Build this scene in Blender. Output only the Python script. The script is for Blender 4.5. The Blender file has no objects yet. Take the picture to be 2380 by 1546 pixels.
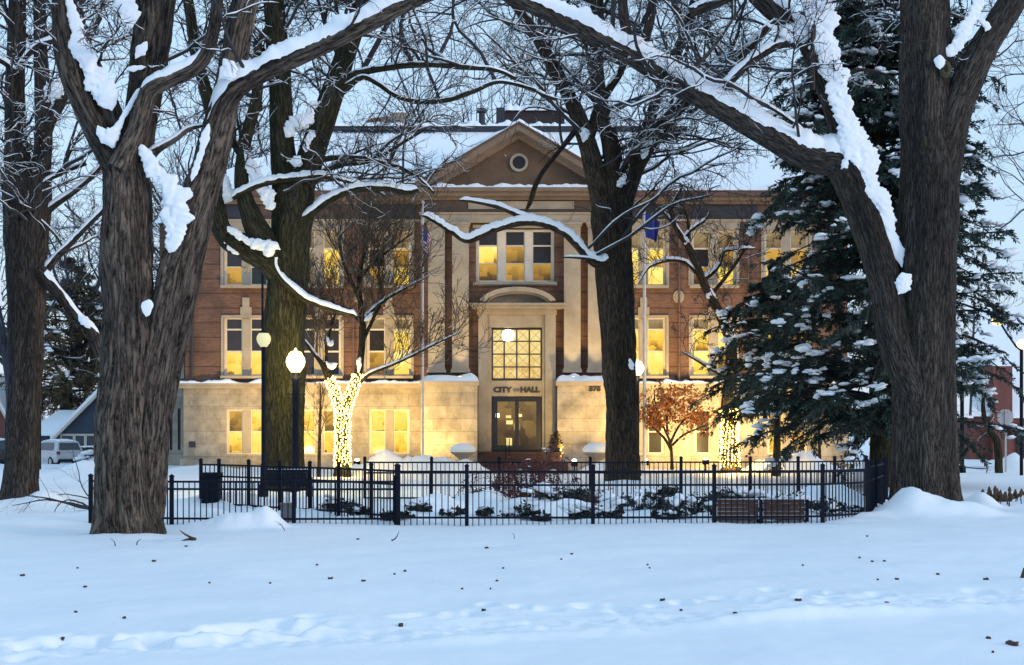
import bpy, math, random
import numpy as np
sc = bpy.context.scene
COL = sc.collection
F = 3300.0            # focal length in photo pixels (2380 px wide picture)
HOR, CXP, EYE = 995.0, 1190.0, 1.9
def P(px, py, Y): return np.array(((px-CXP)*Y/F, Y, EYE+(HOR-py)*Y/F))
def XX(px, Y): return (px-CXP)*Y/F

# ------------------------------------------------------------------ materials
def newmat(name):
    m = bpy.data.materials.new(name); m.use_nodes = True
    nt = m.node_tree; b = nt.nodes['Principled BSDF']
    return m, nt, b
def N(nt, t, **kw):
    n = nt.nodes.new(t)
    for k, v in kw.items():
        if k in n.inputs: n.inputs[k].default_value = v
        else: setattr(n, k, v)
    return n
def c4(c): return (c[0], c[1], c[2], 1.0)
def ramp(nt, fac, stops):
    r = nt.nodes.new('ShaderNodeValToRGB')
    e = r.color_ramp.elements
    e[0].position, e[0].color = stops[0][0], c4(stops[0][1])
    e[1].position, e[1].color = stops[-1][0], c4(stops[-1][1])
    for p, c in stops[1:-1]:
        x = e.new(p); x.color = c4(c)
    nt.links.new(fac, r.inputs[0]); return r.outputs[0]
def plain(name, a, b_=None, scale=4.0, rough=0.7, bump=0.0, metal=0.0, stretch=(1,1,1), detail=5.0, bscale=None):
    m, nt, b = newmat(name)
    b.inputs['Roughness'].default_value = rough; b.inputs['Metallic'].default_value = metal
    tc = N(nt, 'ShaderNodeTexCoord'); mp = N(nt, 'ShaderNodeMapping'); mp.inputs['Scale'].default_value = stretch
    nt.links.new(tc.outputs['Object'], mp.inputs[0])
    nz = N(nt, 'ShaderNodeTexNoise', Scale=scale, Detail=detail, Roughness=0.6)
    nt.links.new(mp.outputs[0], nz.inputs['Vector'])
    if b_ is None: b_ = tuple(x*0.75 for x in a)
    nt.links.new(ramp(nt, nz.outputs[0], [(0.3, b_), (0.7, a)]), b.inputs['Base Color'])
    if bump:
        nb = N(nt, 'ShaderNodeTexNoise', Scale=bscale or scale*3, Detail=4.0)
        nt.links.new(mp.outputs[0], nb.inputs['Vector'])
        bp = N(nt, 'ShaderNodeBump', Strength=bump, Distance=0.03)
        nt.links.new(nb.outputs[0], bp.inputs['Height']); nt.links.new(bp.outputs[0], b.inputs['Normal'])
    return m
def emit(name, col, s, base=(0.05,0.05,0.05)):
    m, nt, b = newmat(name)
    b.inputs['Base Color'].default_value = c4(base)
    b.inputs['Emission Color'].default_value = c4(col); b.inputs['Emission Strength'].default_value = s
    m.cycles.emission_sampling = 'NONE'
    return m
def bark_mat(name, light, dark, lamp_tint=None, ts=9.0, vs=1.1):
    m, nt, b = newmat(name); b.inputs['Roughness'].default_value = 0.9
    b.inputs['Specular IOR Level'].default_value = 0.2
    at = N(nt, 'ShaderNodeAttribute', attribute_name='bark_co')
    mp = N(nt, 'ShaderNodeMapping'); mp.inputs['Scale'].default_value = (1, 1, 0.13)
    nt.links.new(at.outputs['Vector'], mp.inputs[0])
    wz = N(nt, 'ShaderNodeTexNoise', Scale=2.2, Detail=4.0)
    nt.links.new(mp.outputs[0], wz.inputs['Vector'])
    ad = N(nt, 'ShaderNodeVectorMath', operation='MULTIPLY_ADD')
    nt.links.new(wz.outputs['Color'], ad.inputs[0]); ad.inputs[1].default_value = (0.22,)*3
    nt.links.new(mp.outputs[0], ad.inputs[2])
    n1 = N(nt, 'ShaderNodeTexNoise', Scale=ts*1.7, Detail=9.0, Roughness=0.68)
    nt.links.new(ad.outputs[0], n1.inputs['Vector'])
    n0 = N(nt, 'ShaderNodeTexNoise', Scale=ts*0.8, Detail=5.0, Roughness=0.6)
    nt.links.new(ad.outputs[0], n0.inputs['Vector'])
    rg = N(nt, 'ShaderNodeMath', operation='SUBTRACT'); rg.inputs[1].default_value = 0.5; nt.links.new(n0.outputs[0], rg.inputs[0])
    ra = N(nt, 'ShaderNodeMath', operation='ABSOLUTE'); nt.links.new(rg.outputs[0], ra.inputs[0])
    mn = N(nt, 'ShaderNodeMath', operation='MULTIPLY'); mn.inputs[1].default_value = 2.6; nt.links.new(ra.outputs[0], mn.inputs[0])
    mz = N(nt, 'ShaderNodeMath', operation='MINIMUM'); mz.inputs[1].default_value = 0.5; nt.links.new(mn.outputs[0], mz.inputs[0])
    sm = N(nt, 'ShaderNodeMath', operation='MULTIPLY_ADD'); sm.inputs[1].default_value = 0.9
    nt.links.new(n1.outputs[0], sm.inputs[0]); nt.links.new(mz.outputs[0], sm.inputs[2])
    m2 = N(nt, 'ShaderNodeMapping'); m2.inputs['Scale'].default_value = (1, 1, 0.45); nt.links.new(at.outputs['Vector'], m2.inputs[0])
    n2 = N(nt, 'ShaderNodeTexNoise', Scale=ts*2.0, Detail=6.0, Roughness=0.7); nt.links.new(m2.outputs[0], n2.inputs['Vector'])
    fm = N(nt, 'ShaderNodeMath', operation='MULTIPLY_ADD'); fm.inputs[1].default_value = 0.55; nt.links.new(n2.outputs[0], fm.inputs[0]); nt.links.new(sm.outputs[0], fm.inputs[2])
    fo = N(nt, 'ShaderNodeMath', operation='SUBTRACT'); fo.inputs[1].default_value = 0.27; nt.links.new(fm.outputs[0], fo.inputs[0]); sm = fo
    mid = tuple((x*0.45+y*0.55) for x, y in zip(light, dark))
    c = ramp(nt, sm.outputs[0], [(0.40, dark), (0.60, mid), (0.84, light)])
    big = N(nt, 'ShaderNodeTexNoise', Scale=1.6, Detail=5.0)
    nt.links.new(mp.outputs[0], big.inputs['Vector'])
    mx = N(nt, 'ShaderNodeMix', data_type='RGBA', blend_type='MULTIPLY'); mx.inputs[0].default_value = 1.0
    nt.links.new(c, mx.inputs[6])
    nt.links.new(ramp(nt, big.outputs[0], [(0.36, (0.55,0.53,0.52)), (0.64, (1.35,1.27,1.2))] if not lamp_tint else [(0.36, lamp_tint), (0.64, (1.15,1.1,1.05))]), mx.inputs[7])
    nt.links.new(mx.outputs[2], b.inputs['Base Color'])
    bp = N(nt, 'ShaderNodeBump', Strength=1.0, Distance=0.06)
    nt.links.new(sm.outputs[0], bp.inputs['Height']); nt.links.new(bp.outputs[0], b.inputs['Normal'])
    return m
def snow_mat(name, a=(0.86,0.88,0.91), b_=(0.80,0.83,0.88), s1=2.0, bump=0.25, dist=0.03):
    m, nt, b = newmat(name); b.inputs['Roughness'].default_value = 0.65
    b.inputs['Specular IOR Level'].default_value = 0.25
    tc = N(nt, 'ShaderNodeTexCoord')
    nz = N(nt, 'ShaderNodeTexNoise', Scale=s1, Detail=6.0, Roughness=0.6); nt.links.new(tc.outputs['Object'], nz.inputs['Vector'])
    nt.links.new(ramp(nt, nz.outputs[0], [(0.3, b_), (0.7, a)]), b.inputs['Base Color'])
    n2 = N(nt, 'ShaderNodeTexNoise', Scale=s1*6, Detail=6.0, Roughness=0.7); nt.links.new(tc.outputs['Object'], n2.inputs['Vector'])
    bp = N(nt, 'ShaderNodeBump', Strength=bump, Distance=dist)
    nt.links.new(n2.outputs[0], bp.inputs['Height']); nt.links.new(bp.outputs[0], b.inputs['Normal'])
    return m
M = {}
M['bark'] = bark_mat('bark_brown', (0.175,0.143,0.120), (0.009,0.0075,0.007), ts=15.0)
M['bark_grey'] = bark_mat('bark_grey', (0.108,0.094,0.084), (0.008,0.007,0.0065), ts=22.0)
M['bark_dark'] = bark_mat('bark_dark', (0.066,0.062,0.038), (0.007,0.0065,0.005), lamp_tint=(0.86,0.88,0.74), ts=17.0)  # olive cast puts the globe lamp's yellow light into the bark colour
M['bark_mid'] = bark_mat('bark_mid', (0.088,0.066,0.048), (0.008,0.0065,0.0055), ts=17.0)
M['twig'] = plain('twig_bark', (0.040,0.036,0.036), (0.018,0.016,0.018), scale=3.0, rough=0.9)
M['twig_far'] = plain('hazed_twig_bark', (0.060,0.060,0.075), (0.035,0.035,0.046), scale=3.0, rough=0.9)  # distance haze mixed into the bark colour, lighter and bluer
M['twig_warm'] = plain('twig_bark_warm', (0.125,0.088,0.058), (0.065,0.045,0.032), scale=3.0, rough=0.9)
M['twig_red'] = plain('twig_bark_red', (0.14,0.045,0.035), (0.07,0.022,0.02), scale=6.0, rough=0.85)
M['snow'] = snow_mat('fresh_snow', s1=1.2, bump=0.3)
M['ground'] = snow_mat('snow_field', (0.83,0.85,0.885), (0.78,0.81,0.86), s1=0.9, bump=0.35, dist=0.03)
M['road'] = snow_mat('packed_snow', (0.62,0.63,0.66), (0.45,0.46,0.49), s1=0.8, bump=0.3)
M['needle'] = plain('conifer_needles', (0.030,0.058,0.042), (0.010,0.022,0.018), scale=1.6, rough=0.7)
M['needle_olive'] = plain('olive_needles', (0.140,0.105,0.050), (0.06,0.045,0.024), scale=0.9, rough=0.8)
M['leaf_dark'] = plain('evergreen_leaf', (0.022,0.030,0.026), (0.008,0.012,0.012), scale=5.0, rough=0.6)
M['leaf_orange'] = plain('dry_maple_leaf', (0.42,0.15,0.035), (0.20,0.060,0.018), scale=7.0, rough=0.7)
M['leaf_brown'] = plain('dead_leaf', (0.07,0.035,0.025), (0.03,0.016,0.014), scale=9.0, rough=0.8)
M['stalk'] = plain('dead_stalk', (0.10,0.045,0.022), (0.03,0.018,0.012), scale=9.0, rough=0.8)
M['iron'] = plain('black_iron', (0.008,0.010,0.020), (0.004,0.006,0.012), scale=5.0, rough=0.7); M['iron'].node_tree.nodes['Principled BSDF'].inputs['Specular IOR Level'].default_value = 0.12
M['wood'] = plain('bench_wood', (0.085,0.034,0.022), (0.036,0.015,0.011), scale=3.0, rough=0.6, stretch=(1,6,12))
M['plank_fence'] = plain('dark_plank', (0.045,0.028,0.030), (0.025,0.016,0.018), scale=3.0, rough=0.8)
M['glass_dark'] = plain('dark_window_glass', (0.030,0.027,0.030), (0.018,0.016,0.019), scale=1.2, rough=0.18)
M['white_trim'] = plain('cream_painted_trim', (0.62,0.57,0.48), (0.52,0.47,0.39), scale=3.0, rough=0.6)
M['door'] = plain('navy_door_metal', (0.010,0.011,0.026), (0.007,0.008,0.018), scale=2.0, rough=0.35)
M['roof_edge'] = plain('dark_roof_edge', (0.030,0.032,0.045), (0.018,0.02,0.03), scale=2.0, rough=0.6)
M['copper'] = plain('brown_fascia', (0.14,0.075,0.055), (0.09,0.05,0.04), scale=2.0, rough=0.6)
M['steel'] = plain('galvanised_metal', (0.42,0.42,0.43), (0.30,0.30,0.32), scale=6.0, rough=0.45)
M['pole_white'] = plain('white_pole_paint', (0.60,0.59,0.57), (0.48,0.47,0.46), scale=6.0, rough=0.5)
M['terracotta'] = plain('clay_pot', (0.26,0.13,0.07), (0.18,0.085,0.05), scale=8.0, rough=0.85)
M['steps'] = plain('brick_step', (0.10,0.050,0.040), (0.06,0.032,0.028), scale=7.0, rough=0.85)
M['urn'] = plain('urn_stone', (0.34,0.29,0.23), (0.25,0.21,0.16), scale=9.0, rough=0.85, bump=0.3)
M['blue_flag'] = plain('blue_flag_cloth', (0.012,0.030,0.30), (0.008,0.020,0.20), scale=3.0, rough=0.8)
M['house_blue'] = plain('blue_clapboard', (0.035,0.052,0.085), (0.025,0.038,0.065), scale=1.5, rough=0.7)
M['far_brick'] = plain('far_red_brick', (0.20,0.065,0.05), (0.14,0.05,0.04), scale=2.5, rough=0.85)
M['car_white'] = plain('pearl_car_paint', (0.55,0.53,0.55), (0.45,0.43,0.45), scale=1.5, rough=0.3)
M['car_dark'] = plain('dark_car_paint', (0.025,0.035,0.045), (0.015,0.02,0.028), scale=1.5, rough=0.3)
M['tyre'] = plain('rubber', (0.015,0.015,0.016), (0.010,0.010,0.011), scale=8.0, rough=0.9)
M['car_glass'] = plain('car_glass', (0.03,0.04,0.055), (0.02,0.028,0.04), scale=1.0, rough=0.1)
M['red_lens'] = plain('tail_lens', (0.25,0.015,0.012), (0.15,0.01,0.01), scale=5.0, rough=0.3)
M['grey_box'] = plain('grey_cabinet', (0.17,0.18,0.20), (0.13,0.14,0.16), scale=3.0, rough=0.6)
M['lettering'] = plain('dark_letters', (0.035,0.032,0.034), (0.025,0.024,0.025), scale=3.0, rough=0.5)
M['lamp_on'] = emit('lit_globe', (1.0,0.78,0.36), 2.6)
M['lamp_white'] = emit('lit_led', (1.0,0.84,0.55), 6.0)
M['lamp_dim'] = emit('faint_globe', (0.85,0.72,0.22), 0.62, (0.5,0.48,0.35))
M['bulb'] = emit('fairy_bulb', (1.0,0.70,0.16), 9.0)
M['flood'] = emit('flood_lens', (1.0,0.85,0.6), 7.0)
M['red_light'] = emit('red_signal', (1.0,0.12,0.07), 5.0)
M['screen_violet'] = emit('violet_screen', (0.35,0.25,1.0), 0.9)

def brick_mat():
    m, nt, b = newmat('red_brick_wall'); b.inputs['Roughness'].default_value = 0.85
    tc = N(nt, 'ShaderNodeTexCoord')
    sx = N(nt, 'ShaderNodeSeparateXYZ'); nt.links.new(tc.outputs['Object'], sx.inputs[0])
    cb = N(nt, 'ShaderNodeCombineXYZ'); nt.links.new(sx.outputs[0], cb.inputs[0]); nt.links.new(sx.outputs[2], cb.inputs[1])
    br = N(nt, 'ShaderNodeTexBrick'); nt.links.new(cb.outputs[0], br.inputs['Vector'])
    br.inputs['Scale'].default_value = 1.0
    br.inputs['Brick Width'].default_value = 0.22; br.inputs['Row Height'].default_value = 0.075
    br.inputs['Mortar Size'].default_value = 0.008; br.inputs['Bias'].default_value = 0.0
    br.inputs['Color1'].default_value = (0.168,0.084,0.053,1); br.inputs['Color2'].default_value = (0.105,0.055,0.038,1)
    br.inputs['Mortar'].default_value = (0.17,0.11,0.085,1)
    nz = N(nt, 'ShaderNodeTexNoise', Scale=0.7, Detail=6.0, Roughness=0.65); nt.links.new(tc.outputs['Object'], nz.inputs['Vector'])
    mx = N(nt, 'ShaderNodeMix', data_type='RGBA', blend_type='MULTIPLY'); mx.inputs[0].default_value = 1.0
    nt.links.new(br.outputs['Color'], mx.inputs[6]); nt.links.new(ramp(nt, nz.outputs[0], [(0.3,(0.55,0.54,0.55)),(0.7,(1.2,1.17,1.15))]), mx.inputs[7])
    # recessed header course every 0.68 m
    md = N(nt, 'ShaderNodeMath', operation='PINGPONG'); md.inputs[1].default_value = 0.34
    nt.links.new(sx.outputs[2], md.inputs[0])
    gt = N(nt, 'ShaderNodeMath', operation='LESS_THAN'); gt.inputs[1].default_value = 0.034
    nt.links.new(md.outputs[0], gt.inputs[0])
    m2 = N(nt, 'ShaderNodeMix', data_type='RGBA', blend_type='MULTIPLY'); nt.links.new(gt.outputs[0], m2.inputs[0])
    nt.links.new(mx.outputs[2], m2.inputs[6]); m2.inputs[7].default_value = (0.60,0.56,0.55,1)
    nt.links.new(m2.outputs[2], b.inputs['Base Color'])
    bp = N(nt, 'ShaderNodeBump', Strength=0.6, Distance=0.02); bp.invert = True
    nt.links.new(gt.outputs[0], bp.inputs['Height']); nt.links.new(bp.outputs[0], b.inputs['Normal'])
    return m
M['brick'] = brick_mat()
def stone_mat(name, a, b2, w=1.25, h=0.58):
    m, nt, b = newmat(name); b.inputs['Roughness'].default_value = 0.8
    tc = N(nt, 'ShaderNodeTexCoord')
    sx = N(nt, 'ShaderNodeSeparateXYZ'); nt.links.new(tc.outputs['Object'], sx.inputs[0])
    cb = N(nt, 'ShaderNodeCombineXYZ'); nt.links.new(sx.outputs[0], cb.inputs[0]); nt.links.new(sx.outputs[2], cb.inputs[1])
    br = N(nt, 'ShaderNodeTexBrick'); nt.links.new(cb.outputs[0], br.inputs['Vector'])
    br.inputs['Scale'].default_value = 1.0
    br.inputs['Brick Width'].default_value = w; br.inputs['Row Height'].default_value = h
    br.inputs['Mortar Size'].default_value = 0.012
    br.inputs['Color1'].default_value = c4(a); br.inputs['Color2'].default_value = c4(b2)
    br.inputs['Mortar'].default_value = c4(tuple(x*0.72 for x in b2))
    nz = N(nt, 'ShaderNodeTexNoise', Scale=1.3, Detail=7.0, Roughness=0.7); nt.links.new(tc.outputs['Object'], nz.inputs['Vector'])
    mx = N(nt, 'ShaderNodeMix', data_type='RGBA', blend_type='MULTIPLY'); mx.inputs[0].default_value = 1.0
    nt.links.new(br.outputs['Color'], mx.inputs[6]); nt.links.new(ramp(nt, nz.outputs[0], [(0.32,(0.50,0.49,0.47)),(0.6,(1.08,1.07,1.05))]), mx.inputs[7])
    nt.links.new(mx.outputs[2], b.inputs['Base Color'])
    return m
M['stone'] = stone_mat('limestone_blocks', (0.37,0.33,0.27), (0.31,0.275,0.22))
M['trimstone'] = plain('limestone_trim', (0.37,0.32,0.25), (0.26,0.22,0.165), scale=1.6, rough=0.8)
M['brown_trim'] = plain('shaded_brown_stone', (0.235,0.175,0.125), (0.165,0.12,0.088), scale=1.6, rough=0.85)  # brown cornice stone, with its dimmer light and shadow darkened into the colour
M['frieze'] = plain('frieze_brick', (0.115,0.075,0.055), (0.075,0.05,0.04), scale=1.5, rough=0.85)
M['tymp'] = plain('tympanum_brick', (0.155,0.095,0.055), (0.105,0.064,0.038), scale=1.5, rough=0.85)

def lit_pane(name, bright, mid, dark, s, sc_=1.0, thr=0.5):
    m, nt, b = newmat(name)
    b.inputs['Base Color'].default_value = (0.03,0.025,0.02,1); b.inputs['Roughness'].default_value = 0.12; b.inputs['Specular IOR Level'].default_value = 0.25
    tc = N(nt, 'ShaderNodeTexCoord'); oi = N(nt, 'ShaderNodeObjectInfo')
    sx = N(nt, 'ShaderNodeSeparateXYZ'); nt.links.new(tc.outputs['Object'], sx.inputs[0])
    ad = N(nt, 'ShaderNodeMath', operation='MULTIPLY_ADD'); ad.inputs[1].default_value = 7.0
    nt.links.new(oi.outputs['Random'], ad.inputs[0]); nt.links.new(sx.outputs[0], ad.inputs[2])
    cb = N(nt, 'ShaderNodeCombineXYZ'); nt.links.new(ad.outputs[0], cb.inputs[0]); nt.links.new(sx.outputs[2], cb.inputs[1])
    vo = N(nt, 'ShaderNodeTexVoronoi', distance='CHEBYCHEV', Scale=2.2*sc_); nt.links.new(cb.outputs[0], vo.inputs['Vector'])
    nz = N(nt, 'ShaderNodeTexNoise', Scale=2.0*sc_, Detail=2.0); nt.links.new(cb.outputs[0], nz.inputs['Vector'])
    s1 = N(nt, 'ShaderNodeSeparateColor'); nt.links.new(vo.outputs['Color'], s1.inputs[0])
    sg = N(nt, 'ShaderNodeSeparateXYZ'); nt.links.new(tc.outputs['Generated'], sg.inputs[0])
    a1 = N(nt, 'ShaderNodeMath', operation='MULTIPLY_ADD'); a1.inputs[1].default_value = 0.42; a1.inputs[2].default_value = -0.02; nt.links.new(sg.outputs[2], a1.inputs[0])
    a2 = N(nt, 'ShaderNodeMath', operation='MULTIPLY_ADD'); a2.inputs[1].default_value = 0.34; nt.links.new(s1.outputs[0], a2.inputs[0]); nt.links.new(a1.outputs[0], a2.inputs[2])
    a3 = N(nt, 'ShaderNodeMath', operation='MULTIPLY_ADD'); a3.inputs[1].default_value = 0.22; nt.links.new(oi.outputs['Random'], a3.inputs[0]); nt.links.new(a2.outputs[0], a3.inputs[2])
    av = N(nt, 'ShaderNodeMath', operation='MULTIPLY_ADD'); av.inputs[1].default_value = 0.25; nt.links.new(nz.outputs[0], av.inputs[0]); nt.links.new(a3.outputs[0], av.inputs[2])
    col = ramp(nt, av.outputs[0], [(0.22, dark), (thr, mid), (0.80, bright)])
    nt.links.new(col, b.inputs['Emission Color']); b.inputs['Emission Strength'].default_value = s
    m.cycles.emission_sampling = 'NONE'
    return m
M['pane_B'] = lit_pane('bright_office_window', (1.0,0.80,0.23), (1.0,0.64,0.08), (0.28,0.12,0.010), 1.2, 1.0, thr=0.42)
M['pane_A'] = lit_pane('amber_office_window', (1.0,0.55,0.07), (0.45,0.24,0.03), (0.10,0.05,0.010), 0.62, 0.9, thr=0.48)
M['pane_Y'] = lit_pane('yellow_office_window', (1.0,0.76,0.15), (1.0,0.57,0.05), (0.20,0.085,0.008), 1.1, 1.2, thr=0.46)
M['pane_T'] = lit_pane('window_blind_glow', (0.42,0.31,0.15), (0.30,0.21,0.095), (0.20,0.13,0.05), 0.75)
M['pane_G'] = lit_pane('leaded_glass', (1.0,0.78,0.30), (0.85,0.55,0.16), (0.30,0.16,0.03), 0.95, 2.2, 0.45)
M['pane_H'] = lit_pane('lobby_glass', (0.30,0.18,0.05), (0.11,0.062,0.02), (0.03,0.018,0.008), 0.8, 0.7)

# ------------------------------------------------------------------ mesh helpers
def mkmesh(name, V, faces):
    V = np.asarray(V, dtype=np.float32)
    if isinstance(faces, np.ndarray): faces = [faces]
    me = bpy.data.meshes.new(name)
    arrs = [np.asarray(f, dtype=np.int32) for f in faces if len(f)]
    nl = sum(a.size for a in arrs); npol = sum(a.shape[0] for a in arrs)
    me.vertices.add(len(V)); me.vertices.foreach_set('co', V.ravel())
    me.loops.add(nl); me.polygons.add(npol)
    me.loops.foreach_set('vertex_index', np.concatenate([a.ravel() for a in arrs]))
    tot = np.concatenate([np.full(a.shape[0], a.shape[1], np.int32) for a in arrs])
    st = np.concatenate([[0], np.cumsum(tot)[:-1]]).astype(np.int32)
    me.polygons.foreach_set('loop_start', st)
    try: me.polygons.foreach_set('loop_total', tot)
    except Exception: pass
    me.update(calc_edges=True)
    return me
def mk(name, V, faces, mat, root=None, smooth=True, attr=None):
    V = np.asarray(V, dtype=np.float32)
    if root is not None: V = V - np.array(root['_o'], dtype=np.float32)
    me = mkmesh(name, V, faces)
    me.polygons.foreach_set('use_smooth', np.full(len(me.polygons), smooth))
    if attr is not None:
        a = me.attributes.new('bark_co', 'FLOAT_VECTOR', 'POINT')
        a.data.foreach_set('vector', np.asarray(attr, np.float32).ravel())
    if mat is not None: me.materials.append(mat)
    o = bpy.data.objects.new(name, me); COL.objects.link(o)
    if root is not None:
        o.parent = root
        o['_o'] = list(root['_o'])
    return o
ROOTS = []
def thing(name, label, cat, loc=(0,0,0), group=None):
    o = bpy.data.objects.new(name, None); COL.objects.link(o)
    o.empty_display_size = 0.3
    o.location = tuple(float(x) for x in loc); o['_o'] = [float(x) for x in loc]
    o['label'] = label; o['category'] = cat
    if group: o['group'] = group
    ROOTS.append(o); return o
def tag(o, label, cat, group=None):
    o['label'] = label; o['category'] = cat
    if group: o['group'] = group
    return o
def center_origin(o, base):
    me = o.data; n = len(me.vertices); a = np.empty(n*3, np.float32); me.vertices.foreach_get('co', a)
    a = a.reshape(-1,3) - np.array(base, np.float32); me.vertices.foreach_set('co', a.ravel()); me.update()
    o.location = tuple(float(x) for x in base); return o
class MB:
    def __init__(s): s.v = []; s.q = []; s.t = []; s.n = []
    def quad(s, a, b, c, d):
        i = len(s.v); s.v += [a,b,c,d]; s.q.append((i,i+1,i+2,i+3)); return s
    def box(s, x0, x1, y0, y1, z0, z1):
        i = len(s.v)
        s.v += [(x0,y0,z0),(x1,y0,z0),(x1,y1,z0),(x0,y1,z0),(x0,y0,z1),(x1,y0,z1),(x1,y1,z1),(x0,y1,z1)]
        s.q += [(i,i+3,i+2,i+1),(i+4,i+5,i+6,i+7),(i,i+1,i+5,i+4),(i+1,i+2,i+6,i+5),(i+2,i+3,i+7,i+6),(i+3,i,i+4,i+7)]
        return s
    def prism(s, poly, y0, y1):      # polygon in x,z extruded along y (convex or fan from the centroid)
        n = len(poly); i = len(s.v)
        s.v += [(x,y0,z) for x,z in poly] + [(x,y1,z) for x,z in poly]
        cx = sum(p[0] for p in poly)/n; cz = sum(p[1] for p in poly)/n
        s.v += [(cx,y0,cz),(cx,y1,cz)]
        for k in range(n):
            k2 = (k+1)%n
            s.q.append((i+k,i+k2,i+n+k2,i+n+k)); s.t += [(i+2*n,i+k2,i+k),(i+2*n+1,i+n+k,i+n+k2)]
        return s
    def strip(s, outer, inner, y0, y1):   # band between two x,z polylines, extruded
        n = len(outer); i = len(s.v)
        s.v += [(x,y0,z) for x,z in outer]+[(x,y0,z) for x,z in inner]+[(x,y1,z) for x,z in outer]+[(x,y1,z) for x,z in inner]
        for k in range(n-1):
            s.q += [(i+k,i+k+1,i+n+k+1,i+n+k),(i+2*n+k,i+3*n+k,i+3*n+k+1,i+2*n+k+1),(i+k,i+2*n+k,i+2*n+k+1,i+k+1),(i+n+k,i+n+k+1,i+3*n+k+1,i+3*n+k)]
        for k in (0,n-1): s.q.append((i+k,i+n+k,i+3*n+k,i+2*n+k))
        return s
    def lathe(s, x, y, prof, S=16):
        i = len(s.v); n = len(prof)
        for r, z in prof:
            for k in range(S):
                a = 2*math.pi*k/S; s.v.append((x+r*math.cos(a), y+r*math.sin(a), z))
        for j in range(n-1):
            for k in range(S):
                k2 = (k+1)%S; s.q.append((i+j*S+k,i+j*S+k2,i+(j+1)*S+k2,i+(j+1)*S+k))
        return s
    def tube(s, pts, r, S=8):
        pts = np.asarray(pts, float); R = np.full(len(pts), r) if np.isscalar(r) else np.asarray(r, float)
        V, Fq = tubes(pts[None], R[None], S); i = len(s.v)
        s.v += [tuple(v) for v in V]; s.q += [tuple(int(x)+i for x in f) for f in Fq]; return s
    def build(s, name, mat, root=None, smooth=False):
        fs = []
        if s.q: fs.append(np.array(s.q, np.int32))
        if s.t: fs.append(np.array(s.t, np.int32))
        return mk(name, s.v, fs, mat, root, smooth)
def norm(v): return v/np.maximum(np.linalg.norm(v, axis=-1, keepdims=True), 1e-9)
def tubes(Pn, Rn, S=4, cap=True):
    """Pn (n,K,3), Rn (n,K) -> verts, quads of n round tubes."""
    n, K, _ = Pn.shape
    T = np.empty_like(Pn); T[:,1:-1] = Pn[:,2:]-Pn[:,:-2]; T[:,0] = Pn[:,1]-Pn[:,0]; T[:,-1] = Pn[:,-1]-Pn[:,-2]
    T = norm(T); D = norm(Pn[:,-1]-Pn[:,0])
    ref = np.where(np.abs(D[:,2:3]) < 0.8, np.array([[0,0,1.0]]), np.array([[1.0,0,0]]))
    A = norm(np.cross(T, ref[:,None,:])); B = np.cross(T, A)
    th = np.arange(S)*2*math.pi/S
    V = Pn[:,:,None,:] + Rn[:,:,None,None]*(np.cos(th)[None,None,:,None]*A[:,:,None,:] + np.sin(th)[None,None,:,None]*B[:,:,None,:])
    idx = np.arange(n*K*S).reshape(n,K,S)
    a = idx[:,:-1,:]; b = np.roll(a,-1,axis=2); d = idx[:,1:,:]; c = np.roll(d,-1,axis=2)
    return V.reshape(-1,3), np.stack([a,b,c,d],-1).reshape(-1,4)
def catenate(parts):
    Vs, Fs, o = [], [], 0
    for V, Fq in parts:
        Vs.append(V); Fs.append(Fq+o); o += len(V)
    return np.concatenate(Vs), np.concatenate(Fs)
class SNoise:      # cheap smooth noise: a sum of random plane waves
    def __init__(s, seed, dim, n=14, f0=1.0, octs=3):
        r = np.random.default_rng(seed); s.k = []; 
        for o in range(octs):
            d = norm(r.normal(size=(n,dim)))*f0*2**o*r.uniform(0.6,1.4,(n,1)); s.k.append((d, r.uniform(0,6.28,n), 0.55**o))
    def __call__(s, X):
        out = 0
        for d, p, a in s.k: out = out + a*np.sin(X@d.T+p).sum(-1)/math.sqrt(len(p))
        return out
def smooth_path(pts, ds):
    pts = np.asarray(pts, float)
    ex = np.vstack([2*pts[0]-pts[1], pts, 2*pts[-1]-pts[-2]]); out = []
    for i in range(1, len(ex)-2):
        p0,p1,p2,p3 = ex[i-1:i+3]; n = max(2, int(np.linalg.norm((p2-p1)[:3])/ds))
        t = np.linspace(0,1,n,endpoint=False)[:,None]
        out.append(0.5*(2*p1+(p2-p0)*t+(2*p0-5*p1+4*p2-p3)*t*t+(3*p1-p0-3*p2+p3)*t**3))
    out.append(pts[-1][None]); return np.vstack(out)
# ------------------------------------------------------------------ terrain
_n1 = SNoise(3, 2, f0=0.22, octs=2); _n2 = SNoise(4, 2, f0=2.2, octs=4); _n3 = SNoise(5, 2, f0=22.0, octs=3); _n4 = SNoise(9, 2, f0=2.4, octs=3)
MOUNDS = []   # x, y, sx, sy, h
def mound_px(px, Y, wpx, sy, h): MOUNDS.append((XX(px,Y), Y, wpx*Y/F, sy, h))
mound_px(555, 26.9, 60, 0.35, 0.30); mound_px(630, 26.9, 26, 0.33, 0.27); mound_px(480, 27.1, 55, 0.4, 0.12)
mound_px(2140, 29.8, 60, 0.5, 0.24); mound_px(2110, 30.0, 62, 0.6, 0.16); mound_px(2205, 30.0, 70, 0.6, 0.24); mound_px(2250, 30.4, 50, 0.7, 0.10); mound_px(2275, 33.0, 30, 0.5, 0.32)
mound_px(60, 35.2, 55, 0.5, 0.12); mound_px(110, 35.0, 35, 0.4, 0.22); mound_px(295, 25.0, 80, 0.4, 0.07)
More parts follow.
